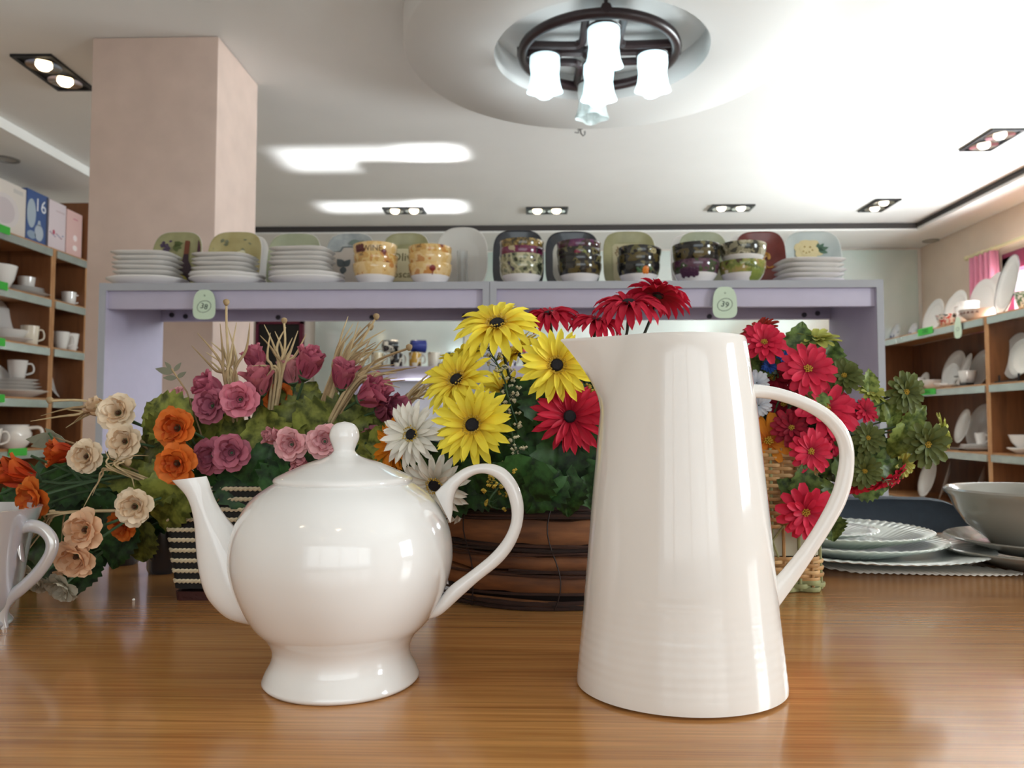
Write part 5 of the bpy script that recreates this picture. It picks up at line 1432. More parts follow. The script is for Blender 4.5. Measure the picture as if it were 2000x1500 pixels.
def daisy(color, px, py, rpx, n, Y, label, cup_=0.05, droop=-.25, end=None, np_=20):
    o, q = head('daisy', label, 'flower', px, py, Y, n, DAISY)
    s = rpx*PXM(Y)*1.04
    b_, t_ = DC[color]; m = petal_mat('petal_'+color, b_, t_)
    ms = pmesh(('petal', color, round(droop, 2)), m=m, W=.135, kind='point', a0=.22, a1=droop-.15, cup=.5)
    ring_of(o, ms, np_, s, cup_, s*.06, 0, 0)
    ring_of(o, ms, np_-3, s*.9, cup_+.2, s*.08, s*.03, .2)
    ring_of(o, ms, 9, s*.62, cup_+.42, s*.14, s*.05, .1)
    MB().lathe([(s*.17, -s*.01), (s*.17, s*.13), (s*.13, s*.17), (0, s*.175)], 20).build('eye', M_disc, o)
    st = MB()
    for k in range(48):
        a = 2*pi*k/24; rr_ = s*rnd.uniform(.175, .265); z = s*rnd.uniform(.13, .19)
        st.lathe([(0, -s*.022), (s*.026, 0), (0, s*.026)], 5, (rr_*cos(a), rr_*sin(a), z))
    if color != 'red': st.build('stamens', M_stamen, o)
    MB().lathe([(0, -s*.12), (s*.06, -s*.11), (s*.14, -s*.02), (s*.1, 0)], 12).build('calyx', M_stemdk, o)
    stem_to(o, q, end or (bcx+(o.location.x-bcx)*.35, BYc+rnd.uniform(-.03, .03), TZ+.08), .0016, M_stemdk)
    return o
DY = .735
daisy('yellow', 972, 638, 82, (-.12, .72, .62), DY, 'yellow daisy with drooping petals, topmost and highest of the yellow ones', .05, -.8)
daisy('yellow', 895, 745, 74, (-.45, .55, .75), DY-.005, 'yellow daisy at the left above the white one, tilted to the left', .0, -.3)
daisy('yellow', 1087, 714, 70, (.05, .1, 1), DY-.02, 'yellow daisy facing the camera right beside the pitcher lip')
daisy('yellow', 925, 832, 78, (-.25, .25, .95), DY-.03, 'lowest yellow daisy, above the teapot handle')
daisy('yellow', 905, 702, 48, (-.3, .7, -.1), DY+.05, 'paler yellow daisy half hidden behind the left yellow one')
daisy('yellow', 1012, 690, 50, (-.5, .6, .2), DY+.05, 'yellow daisy peeking out behind the one by the pitcher lip')
daisy('yellow', 985, 765, 48, (.2, .3, .5), DY+.06, 'yellow daisy deep behind the green sprigs between the others')
daisy('red', 1074, 618, 62, (-.1, .8, .25), DY+.045, 'crimson daisy seen from the side behind the topmost yellow daisy', .2, -1.5)
daisy('red', 1165, 632, 58, (.1, .8, .25), DY+.03, 'crimson daisy just showing above the pitcher lip', .2, -1.5)
daisy('red', 1228, 598, 74, (-.05, .8, .35), DY+.03, 'crimson daisy rising above the pitcher rim, lower of the two', .2, -1.4)
daisy('red', 1285, 578, 66, (.25, .8, -.25), DY+.05, 'crimson daisy highest of all, turned away to show its stem', .1, -1.1)
daisy('red', 1112, 815, 70, (.05, .2, .95), DY-.015, 'large crimson daisy facing the camera left of the pitcher')
daisy('white', 806, 850, 62, (-.35, .2, .9), DY-.02, 'white daisy facing left beside the teapot lid')
daisy('white', 850, 945, 66, (-.1, -.35, .9), DY-.005, 'lower white daisy tucked between the teapot lid and handle')
daisy('orange', 775, 870, 55, (-.6, .1, .6), DY+.03, 'orange daisy half hidden behind the white one')
daisy('white', 905, 985, 45, (.3, -.4, .6), DY+.03, 'white daisy low behind the top of the teapot handle')

# zinnias in the wicker basket
ZC_ = {'crimson': ('#9c1430', '#d42a4a'), 'olive': ('#3c4420', '#5d6634'), 'lime': ('#8a9040', '#b9bb62'), 'rust': ('#7a1a14', '#98281c'), 'wine': ('#6a0e24', '#98182f'), 'tangerine': ('#b04a0c', '#dd8a24'), 'blue': ('#1c3a80', '#2f5ab0'), 'ice': ('#b3bccb', '#d4d9e2')}
ZIN = 'zinnias in the wicker basket'
wcx = wk_r-WW
def zinnia(color, px, py, rpx, n, Y, label, layers=3, end=None, droop=-.3, eye=True):
    o, q = head('zinnia', label, 'flower', px, py, Y, n, ZIN)
    s = rpx*PXM(Y)*1.02; b_, t_ = ZC_[color]; m = petal_mat('petal_'+color, b_, t_)
    ms = pmesh(('petal', color), m=m, W=.25, kind='round', a0=.16, a1=droop, cup=.35, nu=4, nv=6)
    cnt = (14, 12, 9)
    for l in range(layers):
        ring_of(o, ms, cnt[l], s*(1-.2*l), .02+.24*l, s*.06, s*.03*l, l*.25)
    st = MB()
    for k in range(18):
        a = k*2.4; rr_ = s*.16*math.sqrt(k/18)
        st.lathe([(0, -s*.03), (s*.035, 0), (0, s*.035)], 5, (rr_*cos(a), rr_*sin(a), s*(.15-.03*k/18)))
    if eye: st.build('stamens', M_stamen, o)
    MB().lathe([(0, -s*.14), (s*.08, -s*.12), (s*.18, -s*.02), (s*.1, .01*s)], 10).build('calyx', M_stem, o)
    stem_to(o, q, end or (wcx+(o.location.x-wcx)*.25, WYc+rnd.uniform(-.025, .025), TZ+.10), .0014, M_stemdk)
ZY = .845
Z = zinnia
Z('rust', 1483, 648, 40, (-.3, .6, .2), ZY+.03, 'rust red zinnia at the top, behind the crimson one near the pitcher')
Z('crimson', 1492, 670, 42, (-.15, .45, .85), ZY, 'crimson zinnia at the top left of the wicker basket flowers')
Z('crimson', 1577, 722, 50, (-.05, .3, .95), ZY-.01, 'crimson zinnia with open petals below the lime blossom', 2)
Z('crimson', 1610, 800, 62, (.1, .5, .8), ZY-.005, 'largest crimson zinnia, crossed by the top of the pitcher handle')
Z('wine', 1545, 836, 36, (-.1, .2, .95), ZY-.01, 'dark wine zinnia with a yellow eye inside the pitcher handle')
Z('crimson', 1583, 882, 40, (0, .15, .98), ZY-.03, 'crimson zinnia in the middle of the pitcher handle loop', 2)
Z('wine', 1550, 888, 36, (-.2, .1, .9), ZY, 'wine red zinnia tucked behind the one in the handle loop', 2)
Z('crimson', 1632, 866, 32, (.1, .1, .9), ZY+.0, 'small crimson zinnia touching the inside of the pitcher handle')
Z('crimson', 1572, 1000, 52, (.05, -.1, 1), WYc-WD-.028, 'crimson zinnia hanging lowest in front of the wicker basket')
Z('crimson', 1690, 802, 24, (.2, .3, .8), ZY, 'little crimson zinnia outside the pitcher handle', 2, eye=False)
Z('crimson', 1672, 948, 34, (.1, -.75, .3), ZY, 'crimson zinnia seen edge-on low right of the handle')
Z('crimson', 1722, 938, 34, (.25, -.8, .3), ZY, 'crimson zinnia edge-on in the low row, middle')
Z('crimson', 1752, 928, 24, (.5, -.4, .4), ZY+.01, 'crimson zinnia at the right end of the low row')
Z('wine', 1510, 740, 40, (-.3, .3, .7), ZY+.03, 'wine zinnia in shade behind the crimson ones')
Z('wine', 1530, 790, 38, (-.2, .2, .8), ZY+.03, 'wine zinnia in shade just under the handle top')
Z('olive', 1648, 735, 36, (-.2, .35, .85), ZY+.01, 'olive green zinnia with a yellow eye right of the crimson ones')
Z('olive', 1768, 766, 38, (.15, .1, .98), ZY-.01, 'olive green zinnia at the upper right, dark petals')
Z('olive', 1695, 856, 30, (-.1, .2, .95), ZY-.02, 'small olive zinnia outside the bend of the pitcher handle')
Z('olive', 1810, 868, 42, (.05, -.1, 1), ZY-.03, 'olive zinnia at the far right tip of the bouquet')
Z('olive', 1688, 920, 32, (-.1, .0, 1), ZY-.02, 'olive zinnia above the low crimson row')
Z('lime', 1590, 664, 44, (.0, .8, .35), ZY+.03, 'lime zinnia crowning the wicker basket flowers')
Z('lime', 1838, 842, 34, (.75, .25, .4), ZY, 'pale lime zinnia side-on at the far right')
Z('lime', 1702, 768, 28, (.1, .6, .5), ZY+.02, 'pale lime zinnia half open between the olive ones', 2)
Z('lime', 1762, 905, 26, (.2, -.2, .8), ZY+.01, 'small lime zinnia above the right end of the low row', 2, eye=False)
Z('tangerine', 1500, 862, 52, (-.1, .25, .9), ZY-.005, 'tangerine flower against the right side of the pitcher', 2, droop=-.45)
Z('tangerine', 1490, 925, 30, (-.3, -.2, .8), ZY+.0, 'small tangerine flower over the wicker basket edge', 2, eye=False)
Z('blue', 1530, 697, 15, (.1, .5, .7), ZY+.02, 'tiny blue blossom between the top crimson zinnias', 2, eye=False)
Z('blue', 1502, 716, 14, (-.1, .4, .8), ZY+.02, 'tiny blue blossom closest to the pitcher', 2, eye=False)
Z('ice', 1478, 748, 24, (-.2, .3, .8), ZY+.0, 'pale ice-white blossom above the pitcher handle joint', 2, eye=False)
Z('ice', 1482, 792, 22, (-.2, -.1, .9), ZY-.0, 'pale ice-white blossom below the pitcher handle joint', 2, eye=False)
Z('tangerine', 1682, 895, 12, (.1, .1, .8), ZY+.01, 'tiny orange-red blossom beside the small olive zinnia', 2, eye=False)

# roses and buds in the rope basket
RC_ = {'pink': ('#b85a72', '#e28a9c'), 'rosepink': ('#bd6876', '#e2919c'), 'blush': ('#cc848c', '#eab2b6'), 'mauve': ('#92485e', '#c27084'), 'cream': ('#d2ac84', '#f0dcc0'), 'peach': ('#d29668', '#f0c8a4'), 'orange_rose': ('#b83a10', '#e27a30'), 'ivory': ('#b8ad96', '#d9d2c0')}
ROSE = 'artificial roses in the rope basket'
def rose_end(o): return (sbx+(o.location.x-sbx)*.3, SY+sbd+rnd.uniform(-.02, .02), TZ+.085)
def rose(color, px, py, rpx, n, Y, label, end=None, dark=True):
    o, q = head('rose', label, 'flower', px, py, Y, n, ROSE)
    s = rpx*PXM(Y)*1.22; b_, t_ = RC_[color]; m = petal_mat('petal_'+color, b_, t_)
    outer = pmesh(('petal', color, 'o'), m=m, W=.60, kind='round', a0=.45, a1=-.75, cup=.22, nu=6, nv=6, ruffle=.05)
    inner = pmesh(('petal', color, 'i'), m=m, W=.62, kind='round', a0=.85, a1=.5, cup=.5, nu=6, nv=6, ruffle=.04)
    ring_of(o, outer, 7, s*.9, .08, s*.08, -s*.12)
    ring_of(o, outer, 6, s*.8, .42, s*.12, -s*.08, .6)
    ring_of(o, inner, 5, s*.66, -.12, s*.26, -s*.12, .2)
    ring_of(o, inner, 4, s*.52, -.05, s*.2, -s*.1, .9)
    if dark and color in ('cream', 'peach', 'orange_rose'): MB().lathe([(0, 0), (s*.12, -s*.02), (s*.06, s*.12), (0, s*.14)], 8).build('eye', mat('rose_eye', '#4a2f1c', .7), o)
    MB().lathe([(0, -s*.35), (s*.1, -s*.3), (s*.22, -s*.12), (s*.15, 0)], 10).build('calyx', M_stem, o)
    stem_to(o, q, end or rose_end(o), .0014, M_stem); return o
def bud(color, px, py, rpx, n, Y, label, end=None):
    """half-open bud seen from the side; px,py its middle"""
    o, q = head('rose_bud', label, 'flower', px, py, Y, n, ROSE)
    s = rpx*PXM(Y)*1.22; b_, t_ = RC_[color]; m = petal_mat('petal_'+color, b_, t_)
    side = pmesh(('petal', color, 'b'), m=m, W=.44, kind='tulip', a0=1.55, a1=-.55, cup=.5, nu=6, nv=7, ruffle=.10)
    ring_of(o, side, 5, s*1.65, -.12, s*.30, -s*.85, 0, .08)
    ring_of(o, side, 5, s*1.7, .05, s*.26, -s*.8, .6, .08)
    ring_of(o, side, 4, s*1.6, .2, s*.1, -s*.7, .3, .06)
    sep = pmesh(('sepal',), m=M_stem, W=.16, kind='point', a0=.75, a1=.5, cup=.3, nu=2, nv=4)
    for k in range(5): obj('sepal', sep[k % 3], o, (s*.2*cos(k*1.257), s*.2*sin(k*1.257), -s*.95), (0, .0, k*1.257), (s*.75,)*3)
    MB().lathe([(0, -s*1.25), (s*.12, -s*1.2), (s*.36, -s*.92), (s*.3, -s*.75)], 12).build('calyx', M_stem, o)
    stem_to(o, q, end or rose_end(o), .0015, M_stem, start=-s*1.2); return o
RY = .79
bud('pink', 408, 758, 27, (-.5, .5, .6), RY, 'pink half-open rose at the left, leaning left above the round one')
rose('mauve', 412, 792, 33, (-.15, .1, .95), RY-.01, 'dusky pink open rose left of the glittering one')
rose('pink', 468, 780, 33, (.1, .05, .98), RY-.015, 'pink open rose with a dark hollow centre, glitter on its petals')
bud('rosepink', 507, 742, 27, (.05, .9, .4), RY, 'salmon pink bud standing upright above the open roses')
bud('pink', 498, 700, 23, (-.25, .85, .2), RY+.03, 'pink bud in front of the white pillar edge, behind the straw')
bud('blush', 566, 722, 24, (-.15, .9, .3), RY+.02, 'pale pink bud half hidden left of the tall one')
bud('pink', 603, 708, 29, (.35, .85, .35), RY, 'tall pink bud leaning right before the mint wall')
bud('pink', 671, 732, 26, (.2, .9, .35), RY-.005, 'pink closed bud between the straw bunches')
bud('pink', 728, 768, 30, (.75, .35, .35), RY-.005, 'pink bud leaning far right, upper of the right pair')
bud('mauve', 762, 800, 30, (.7, .1, .5), RY+.0, 'dusky pink bud at the right end, lower of the right pair')
rose('blush', 568, 868, 30, (-.05, .05, 1), RY-.06, 'blush pink open rose left of the teapot knob')
rose('blush', 634, 862, 30, (.15, .1, .97), RY-.06, 'blush pink open rose touching the teapot knob')
bud('blush', 533, 852, 17, (-.6, .4, .6), RY-.055, 'small blush petal cluster at the far left of the blush roses')
bud('blush', 583, 905, 18, (.3, -.7, .5), RY-.055, 'blush bud hanging below the blush rose')
rose('mauve', 412, 890, 33, (-.2, -.1, .95), RY-.03, 'dark mauve rose in shade left of the teapot lid')
rose('mauve', 452, 884, 33, (.2, .15, .9), RY-.035, 'mauve rose in shade nearer to the teapot lid')
rose('blush', 345, 772, 18, (-.3, .5, .6), RY+.03, 'small pale pink rose behind the big olive leaf')
rose('mauve', 725, 855, 24, (.3, .1, .8), RY+.02, 'small dark mauve rose right of the teapot knob')
rose('orange_rose', 345, 836, 37, (-.1, .05, 1), RY-.05, 'bright orange rose, upper of the two above the spout')
rose('orange_rose', 345, 906, 36, (.0, -.1, 1), RY-.06, 'orange rose just above the teapot spout tip')
rose('orange_rose', 545, 778, 28, (.1, .3, .7), RY+.03, 'orange rose glowing behind the green stems')
lend = lambda: (sbx-sbw*.5, SY+sbd+rnd.uniform(-.02, .02), TZ+.085)
rose('cream', 230, 806, 33, (.1, .25, .9), RY-.02, 'cream rose at the top of the left spray', lend())
rose('cream', 243, 862, 32, (-.05, .1, 1), RY-.04, 'cream rose with a dark heart below the top cream one', lend())
rose('cream', 168, 892, 31, (-.1, .05, 1), RY-.05, 'cream rose with a dark heart at the left of the spray', lend())
rose('cream', 262, 990, 33, (.05, .0, 1), RY-.07, 'cream rose with a dark heart left of the striped basket', lend())
rose('peach', 165, 1035, 37, (-.1, .1, .95), RY-.09, 'peach rose beside the pearly cup handle, upper of two', lend())
rose('peach', 148, 1088, 36, (-.05, -.35, .9), RY-.09, 'peach rose beside the pearly cup handle, lower of two', lend())
bud('cream', 190, 796, 20, (-.7, .4, .4), RY-.01, 'cream bud leaning left at the top of the left spray', lend())
bud('orange_rose', 117, 884, 24, (-.8, .1, .5), RY-.04, 'red-orange bud among the left stems', lend())
bud('orange_rose', 32, 925, 31, (-.75, .35, .5), RY-.05, 'orange bud at the far left edge, upper of the pair', lend())
rose('orange_rose', 68, 972, 37, (-.35, -.2, .85), RY-.07, 'orange rose at the far left, lower of the pair above the cup', lend())
rose('orange_rose', 240, 1024, 28, (-.2, -.2, .9), RY-.03, 'red-orange rose hidden behind the cream one left of the striped basket', lend())
rose('ivory', 122, 1146, 30, (-.2, -.5, .8), RY-.04, 'faded ivory blossom drooping to the table beneath the peach roses', lend(), False)
rose('ivory', 70, 1128, 28, (-.3, -.4, .8), RY-.04, 'faded ivory blossom seen through the pearly cup handle', lend(), False)

# leaves
def leaf_mesh(name, m, W=.42, teeth=9, seed=0, fold=.25, curl=-.35):
    nu, nv = 10, 14
    def fn(u, v):
        s = 2*u-1; e = abs(s)
        w = W*(sin(pi*min(1, .05+v*.95)**.70))**.8
        j = round(v*nv)
        w *= 1+(.16 if j % 2 else -.05)*max(0, (e-.7)/.3)
        y = w*s; x = v+.16*e*w*(1-v)-.14*e*e*max(0, .25-v)
        vein = .020*cos((v*1.0-e*.45)*2*pi*4)*e*(1-.5*e) - .018*(1-min(1, e*5))
        z = fold*abs(y)+curl*v*v+.045*sin(v*7+s*2.5+seed*2)*e+vein*.9
        return (x, y, z)
    return MB().grid(fn, nu, nv).mesh(name, m, angle=80, fix=False)
LM = {}
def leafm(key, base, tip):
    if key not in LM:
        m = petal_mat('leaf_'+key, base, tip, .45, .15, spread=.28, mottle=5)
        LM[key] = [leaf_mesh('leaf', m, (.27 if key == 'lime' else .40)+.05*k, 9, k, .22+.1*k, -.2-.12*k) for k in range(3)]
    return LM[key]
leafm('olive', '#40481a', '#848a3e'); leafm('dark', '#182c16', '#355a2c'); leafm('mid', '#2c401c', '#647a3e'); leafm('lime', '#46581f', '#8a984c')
def spray(name, label, key, leaves, base, group, stem_m=None):
    """a leafy stem: leaves = (px, py, Y, length px, image angle deg, tilt)"""
    root = thing(name, label, 'foliage', base, group=group)
    b0 = Vector(base)
    for px, py, Y, Lp, ang, tl in leaves:
        c = P(px, py, Y); a = R(ang); L = Lp*PXM(Y)
        ax = Vector((cos(a), rnd.uniform(-.35, .25), sin(a))).normalized()
        nr = Vector((tl*-sin(a)*.6, -1, tl*.6+.15)); nr = (nr-ax*nr.dot(ax)).normalized(); yy = nr.cross(ax)
        M = Matrix((ax, yy, nr)).transposed().to_euler()
        st = c-ax*L*.5
        obj('leaf', rnd.choice(LM[key]), root, st-b0, M, (L, L, L))
        mid = (b0+st)/2+Vector((0, rnd.uniform(-.005, .01), .01))
        MB().tube([(0, 0, 0), tuple(mid-b0), tuple(st-b0)], .001, 5).build('stem', stem_m or M_stem, root)
    return root
FA, FB, FC = 'leaves among the roses', 'leaves among the daisies', 'leaves among the zinnias'
bA = (sbx, SY+sbd, TZ+.085); bA2 = (sbx-sbw*.5, SY+sbd, TZ+.085); bA3 = (sbx+sbw*.5, SY+sbd, TZ+.085)
spray('leaf_spray', 'large olive green leaves behind the two orange roses', 'olive', [(318, 808, RY+.0, 125, 150, .1), (405, 850, RY+.01, 140, 190, .2), (372, 830, RY+.02, 120, 110, 0), (300, 865, RY-.01, 110, 200, .3)], bA2, FA)
spray('leaf_spray', 'olive leaves drooping beside the striped basket', 'olive', [(328, 985, RY-.035, 125, 250, .1), (300, 950, RY-.03, 110, 215, .1), (255, 925, RY-.0, 120, 190, .2), (270, 1060, RY, 90, 260, 0), (215, 985, RY+.01, 110, 200, 0)], bA2, FA)
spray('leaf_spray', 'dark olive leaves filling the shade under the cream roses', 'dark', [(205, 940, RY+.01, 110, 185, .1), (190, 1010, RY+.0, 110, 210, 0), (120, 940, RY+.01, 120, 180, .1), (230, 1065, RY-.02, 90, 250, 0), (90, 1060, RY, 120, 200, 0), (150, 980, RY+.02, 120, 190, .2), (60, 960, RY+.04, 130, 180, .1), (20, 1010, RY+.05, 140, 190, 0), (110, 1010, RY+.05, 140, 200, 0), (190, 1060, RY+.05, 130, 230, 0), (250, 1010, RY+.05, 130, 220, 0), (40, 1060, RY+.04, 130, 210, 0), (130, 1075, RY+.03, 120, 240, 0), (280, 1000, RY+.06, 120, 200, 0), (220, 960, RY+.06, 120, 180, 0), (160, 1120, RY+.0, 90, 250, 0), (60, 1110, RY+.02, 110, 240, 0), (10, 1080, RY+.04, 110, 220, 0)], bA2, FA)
spray('leaf_spray', 'olive leaves in the middle of the pink roses', 'olive', [(560, 830, RY+.0, 120, 60, .1), (600, 800, RY+.015, 110, 40, .2), (520, 850, RY-.01, 110, 110, 0), (470, 860, RY+.0, 120, 130, .1), (640, 830, RY+.0, 120, 30, .1), (590, 780, RY+.03, 90, 70, 0)], bA, FA)
spray('leaf_spray', 'olive leaves stretching right above the teapot lid', 'olive', [(690, 830, RY+.01, 120, 20, .2), (735, 850, RY+.02, 100, 0, .1), (670, 880, RY-.01, 110, -10, .2), (705, 800, RY+.02, 90, 35, 0), (755, 880, RY+.0, 90, -20, .1)], bA3, FA)
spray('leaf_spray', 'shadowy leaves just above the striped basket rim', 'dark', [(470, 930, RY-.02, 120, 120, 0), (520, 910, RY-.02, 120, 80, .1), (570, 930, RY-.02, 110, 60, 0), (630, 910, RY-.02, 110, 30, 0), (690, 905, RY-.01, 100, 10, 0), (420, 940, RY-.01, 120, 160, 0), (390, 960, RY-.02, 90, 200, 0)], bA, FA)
bB = (bcx, BYc, TZ+.09)
spray('leaf_spray', 'broad dark green leaves above the bark planter, left of the red daisy', 'dark', [(985, 910, DY+.01, 110, 200, .2), (1020, 950, DY-.03, 120, 250, .1), (960, 955, DY-.01, 100, 220, .1), (1040, 900, DY+.02, 120, 110, .1), (930, 960, DY, 90, 200, 0), (905, 935, DY+.02, 100, 170, 0)], bB, FB)
spray('leaf_spray', 'broad dark green leaves above the bark planter, under the red daisy', 'dark', [(1090, 920, DY-.02, 120, 270, .2), (1130, 905, DY-.01, 110, 300, .1), (1060, 960, DY-.03, 100, 230, .1), (1150, 950, DY-.02, 100, 290, .1), (1110, 970, DY-.03, 80, 270, 0), (1155, 870, DY+.02, 110, 40, 0)], bB, FB)
spray('leaf_spray', 'dark leaves between the yellow daisies', 'dark', [(1000, 800, DY+.03, 110, 70, .1), (1040, 830, DY+.02, 110, 110, .1), (1020, 770, DY+.04, 90, 50, 0), (960, 880, DY+.02, 100, 150, .1), (1060, 780, DY+.03, 90, 90, 0), (1150, 760, DY+.05, 90, 60, 0), (1140, 720, DY+.06, 80, 80, 0)], bB, FB)
spray('leaf_spray', 'dark leaves behind the white daisies', 'dark', [(830, 890, DY+.04, 100, 160, 0), (790, 920, DY+.04, 100, 190, 0), (870, 900, DY+.05, 110, 120, 0), (880, 975, DY+.02, 90, 200, 0), (740, 900, DY+.06, 80, 180, 0)], bB, FB)
bC = (wcx, WYc, TZ+.12)
spray('leaf_spray', 'mid green leaves around the top of the wicker basket bouquet', 'mid', [(1560, 668, ZY+.02, 80, 80, .2), (1530, 700, ZY+.03, 80, 130, .1), (1620, 690, ZY+.02, 70, 60, .1), (1585, 760, ZY+.01, 90, 210, .1), (1600, 755, ZY-.005, 75, 20, .1), (1480, 700, ZY+.03, 80, 150, 0)], bC, FC)
spray('leaf_spray', 'bright green leaf fan between the olive zinnias', 'lime', [(1745, 815, ZY, 65, -60, .2), (1790, 815, ZY, 60, 50, .1), (1757, 865, ZY-.01, 75, -110, .1), (1722, 795, ZY+.01, 60, 80, .1), (1700, 745, ZY+.02, 60, 80, 0), (1775, 850, ZY+.01, 60, -30, .2)], bC, FC)
spray('leaf_spray', 'mid green leaves in the lower right of the bouquet', 'mid', [(1720, 880, ZY, 80, -10, .1), (1740, 915, ZY, 80, -30, .1), (1660, 920, ZY-.01, 80, -40, 0), (1640, 905, ZY+.0, 90, -70, 0), (1700, 950, ZY+.01, 70, 0, 0)], bC, FC)
spray('leaf_spray', 'serrated green leaf above the lowest crimson zinnia', 'mid', [(1572, 945, WYc-WD-.018, 75, 95, .2), (1545, 955, WYc-WD-.012, 60, 140, 0), (1628, 1035, WYc-WD-.01, 50, -70, 0), (1610, 960, WYc-WD-.0, 70, 20, 0)], bC, FC)
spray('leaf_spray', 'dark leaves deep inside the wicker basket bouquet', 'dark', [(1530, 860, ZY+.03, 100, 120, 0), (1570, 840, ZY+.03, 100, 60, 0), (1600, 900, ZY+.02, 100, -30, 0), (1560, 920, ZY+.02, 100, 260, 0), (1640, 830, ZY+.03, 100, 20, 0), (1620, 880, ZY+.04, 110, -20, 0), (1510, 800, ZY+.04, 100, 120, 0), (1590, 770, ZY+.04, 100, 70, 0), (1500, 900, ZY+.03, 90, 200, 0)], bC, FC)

# little filler sprigs with pale blossoms
M_fill = mat('filler_blossom', '#c9c2a4', .7)
M_filly = mat('filler_yellow', '#b59a3c', .7)
def sprig(pts, label, m, seed, base):
    r_ = random.Random(seed); root = thing('filler_sprig', label, 'foliage', base, group='filler sprigs among the daisies'); b0 = Vector(base)
    path = [P(*p)-b0 for p in pts]
    MB().tube(smoothpath([(0, 0, 0)]+[tuple(p) for p in path], 5), .0009, 5).build('stem', M_stem, root)
    sm = smoothpath([tuple(p) for p in path], 6); bl = MB(); nd = MB()
    for p in sm:
        p = Vector(p)
        for k in range(3):
            d = Vector((r_.uniform(-1, 1), r_.uniform(-.6, .3), r_.uniform(-.2, 1))).normalized()*r_.uniform(.006, .014)
            nd.tube([p, p+d], .0005, 4)
            if r_.random() < .6:
                for j in range(3):
                    c = p+d+Vector((r_.uniform(-1, 1), r_.uniform(-1, 1), r_.uniform(-1, 1)))*.002
                    bl.lathe([(0, -.0016), (.0017, 0), (0, .0016)], 6, c)
    o = nd.build('needles', MATS['leaf_dark'], root); o['kind'] = 'stuff'
    o = bl.build('blossoms', m, root); o['kind'] = 'stuff'
sprig([(1000, 800, DY+.01), (985, 740, DY+.01), (955, 680, DY+.01)], 'sprig of tiny pale blossoms below the topmost yellow daisy', M_fill, 1, bB)
sprig([(1010, 930, DY-.01), (1005, 870, DY-.02), (985, 790, DY-.01)], 'sprig of tiny pale blossoms right of the lowest yellow daisy', M_fill, 2, bB)
sprig([(960, 990, DY-.02), (975, 950, DY-.035), (985, 940, DY-.04)], 'yellow-budded sprig seen through the teapot handle', M_filly, 3, bB)
sprig([(1160, 830, DY+.02), (1150, 780, DY+.02), (1158, 760, DY+.02)], 'yellow-budded sprig beside the pitcher throat', M_filly, 4, bB)

# dried straw bunches
M_straw = petal_mat('dried_straw', '#b49a70', '#c9b692', .7, .1)
M_strawdk = mat('dried_straw_dark', '#a38a66', .75, var=.15, vscale=100)
def straw(base, tips, Y, label, rootp, r=.0014, extra=8, seed=0):
    r_ = random.Random(seed)
    bp = P(base[0], base[1], Y); root = thing('dried_grass', label, 'dried grass', rootp, group='dried straw bunches'); b0 = Vector(rootp)
    allt = [(x, y, h) for x, y, h in tips]
    for k in range(extra):
        x, y, h = r_.choice(tips); allt.append((x+r_.uniform(-22, 22), y+r_.uniform(5, 45), 0))
    for x, y, hd in allt:
        tp_ = P(x, y, Y+r_.uniform(-.02, .02)); sp = bp+Vector((r_.uniform(-.006, .006), r_.uniform(-.006, .006), 0))
        m1 = sp+(tp_-sp)*.45+Vector((r_.uniform(-.006, .006), 0, r_.uniform(.0, .012)))
        pts = smoothpath([(0, 0, 0), tuple(sp-b0), tuple(m1-b0), tuple(tp_-b0)], 6)
        n = len(pts); MB().tube(pts, [r*(1.1 if i < n*.6 else 1.1-1.0*(i-n*.6)/(n*.4) if not hd else .9) for i in range(n)], 5).build('blade', M_strawdk if r_.random() < .4 else mat('straw_pale', '#c4ae86', .7, var=.15, vscale=80), root)
        if hd:
            t = tp_-b0; MB().lathe([(0, -.003), (.002, -.002), (.0034, .001), (.003, .003), (.0012, .0042), (0, .003)], 10, t).build('seed_head', M_strawdk, root)
straw((455, 760), [(442, 592, 1), (385, 650, 0), (430, 632, 0), (462, 630, 0), (488, 630, 0), (402, 688, 0), (412, 668, 0), (455, 660, 0)], RY+.005, 'straw bunch at the left with a curled seed head', bA, seed=1, extra=5)
straw((540, 745), [(555, 628, 1), (516, 634, 0), (528, 650, 0), (598, 652, 0), (582, 646, 0), (508, 655, 0), (492, 715, 0), (570, 680, 0)], RY+.01, 'straw bunch before the dark doorway', bA, seed=2, extra=5)
straw((650, 755), [(735, 620, 1), (680, 618, 0), (690, 632, 0), (700, 628, 0), (722, 665, 0), (744, 682, 0), (724, 640, 1), (668, 660, 0)], RY+.01, 'thick straw bunch before the mint wall', bA3, seed=3, extra=16)
straw((680, 765), [(799, 680, 1), (741, 672, 0), (748, 664, 0), (775, 728, 0), (792, 742, 0), (770, 712, 0), (756, 700, 0)], RY+.005, 'straw bunch leaning right with a round seed head', bA3, seed=4, extra=14)
straw((770, 815), [(835, 740, 0), (872, 700, 0), (850, 760, 0), (862, 720, 0), (820, 775, 0)], RY+.03, 'straw bunch right of the pink buds, behind the yellow daisy', bA3, seed=5, extra=8)
straw((215, 815), [(97, 783, 1), (80, 812, 0), (130, 800, 0)], RY-.01, 'straw bunch reaching left across the wall shelves', bA2, seed=6, extra=3)
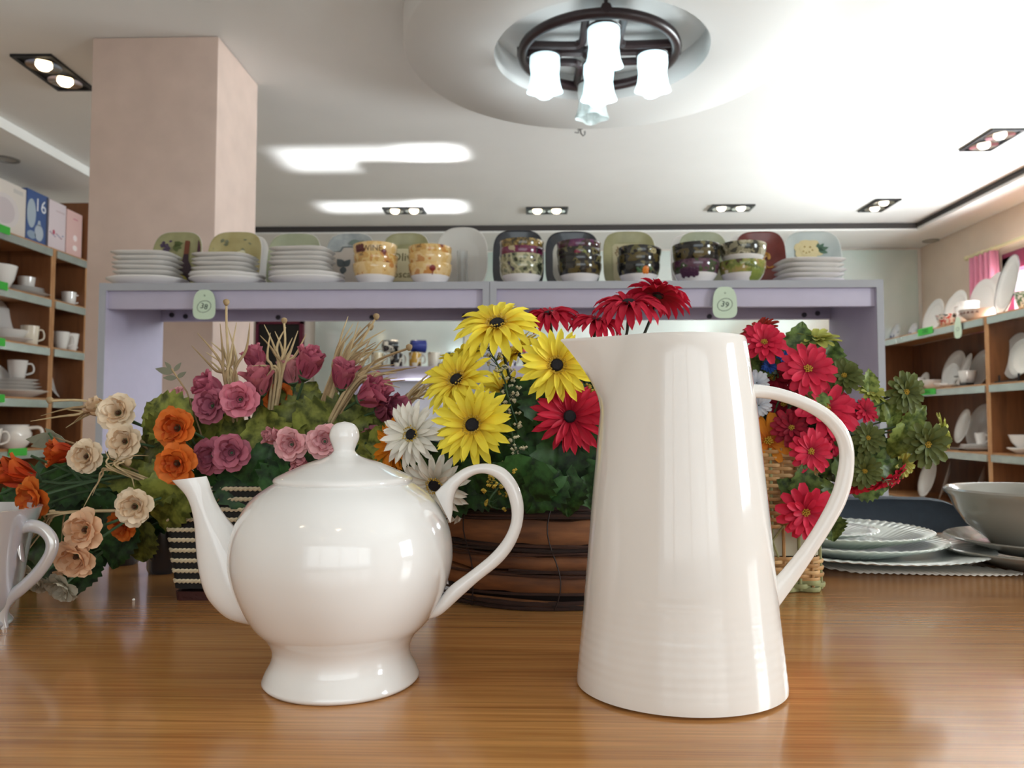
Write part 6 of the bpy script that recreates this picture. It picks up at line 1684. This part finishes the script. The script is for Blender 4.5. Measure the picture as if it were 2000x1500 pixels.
straw((238, 920), [(180, 968, 0), (262, 952, 0), (205, 880, 0), (290, 890, 0), (250, 905, 1), (223, 872, 0)], RY-.055, 'straw spider between the cream roses', bA2, seed=7, extra=3, r=.0008)
straw((140, 1000), [(85, 1030, 0), (20, 1080, 0), (120, 1060, 0), (60, 1040, 0)], RY-.06, 'straw strands over the pearly cup handle', bA2, seed=8, extra=3, r=.0009)
# bare green stems running left from the rope basket
for k, (x, y) in enumerate(((0, 965), (20, 985), (5, 1000), (60, 890), (40, 1010), (95, 845))):
    e = P(x, y, RY-.03); b0 = Vector(bA2)
    root = thing('bare_stem', ('long green stem running to the left edge, %s of the bundle' % ('top', 'second', 'third', 'upper side shoot', 'lowest', 'highest arc')[k]), 'stem', bA2, group='green stems in the left spray')
    MB().tube(smoothpath([(0, 0, 0), tuple((P(200, 900+k*14, RY)-b0)), tuple(e-b0)], 8), .0014, 6).build('stalk', M_stem, root)
# little leaf sprigs
M_lsp = mat('sprig_leaf_dull', '#7a7a66', .6, var=.1)
def fern(px, py, tips, label, Y, base):
    root = thing('leaf_sprig', label, 'foliage', base, group='small leaf sprigs among the roses'); b0 = Vector(base)
    s0 = P(px, py, Y)-b0; e = P(*tips[0], Y)-b0
    MB().tube([(0, 0, 0), s0*.6, s0, e], .0009, 5).build('stem', M_strawdk, root)
    for (x, y), (x2, y2) in tips[1:]:
        a, c = P(x, y, Y)-b0, P(x2, y2, Y)-b0; d = c-a; L = d.length; an = math.atan2(d.z, d.x)
        mb = MB().rings([[(u, .0004, v) for u, v in leafpts(0, 0, L, L*.2, 0)], [(u, -.0004, v) for u, v in leafpts(0, 0, L, L*.2, 0)]])
        o = mb.build('leaf', M_lsp, root); o.location = a; o.rotation_euler = (0, -an, 0)
fern(365, 765, [(335, 720), ((338, 728), (303, 720)), ((335, 722), (322, 706)), ((340, 725), (354, 708)), ((345, 738), (318, 738)), ((345, 738), (364, 726))], 'small five-leaf sprig before the pillar', RY, bA2)
fern(150, 868, [(95, 850), ((130, 862), (50, 858)), ((110, 855), (88, 836)), ((115, 856), (60, 872))], 'small dark leaf sprig crossing the left shelves', RY-.02, bA2)
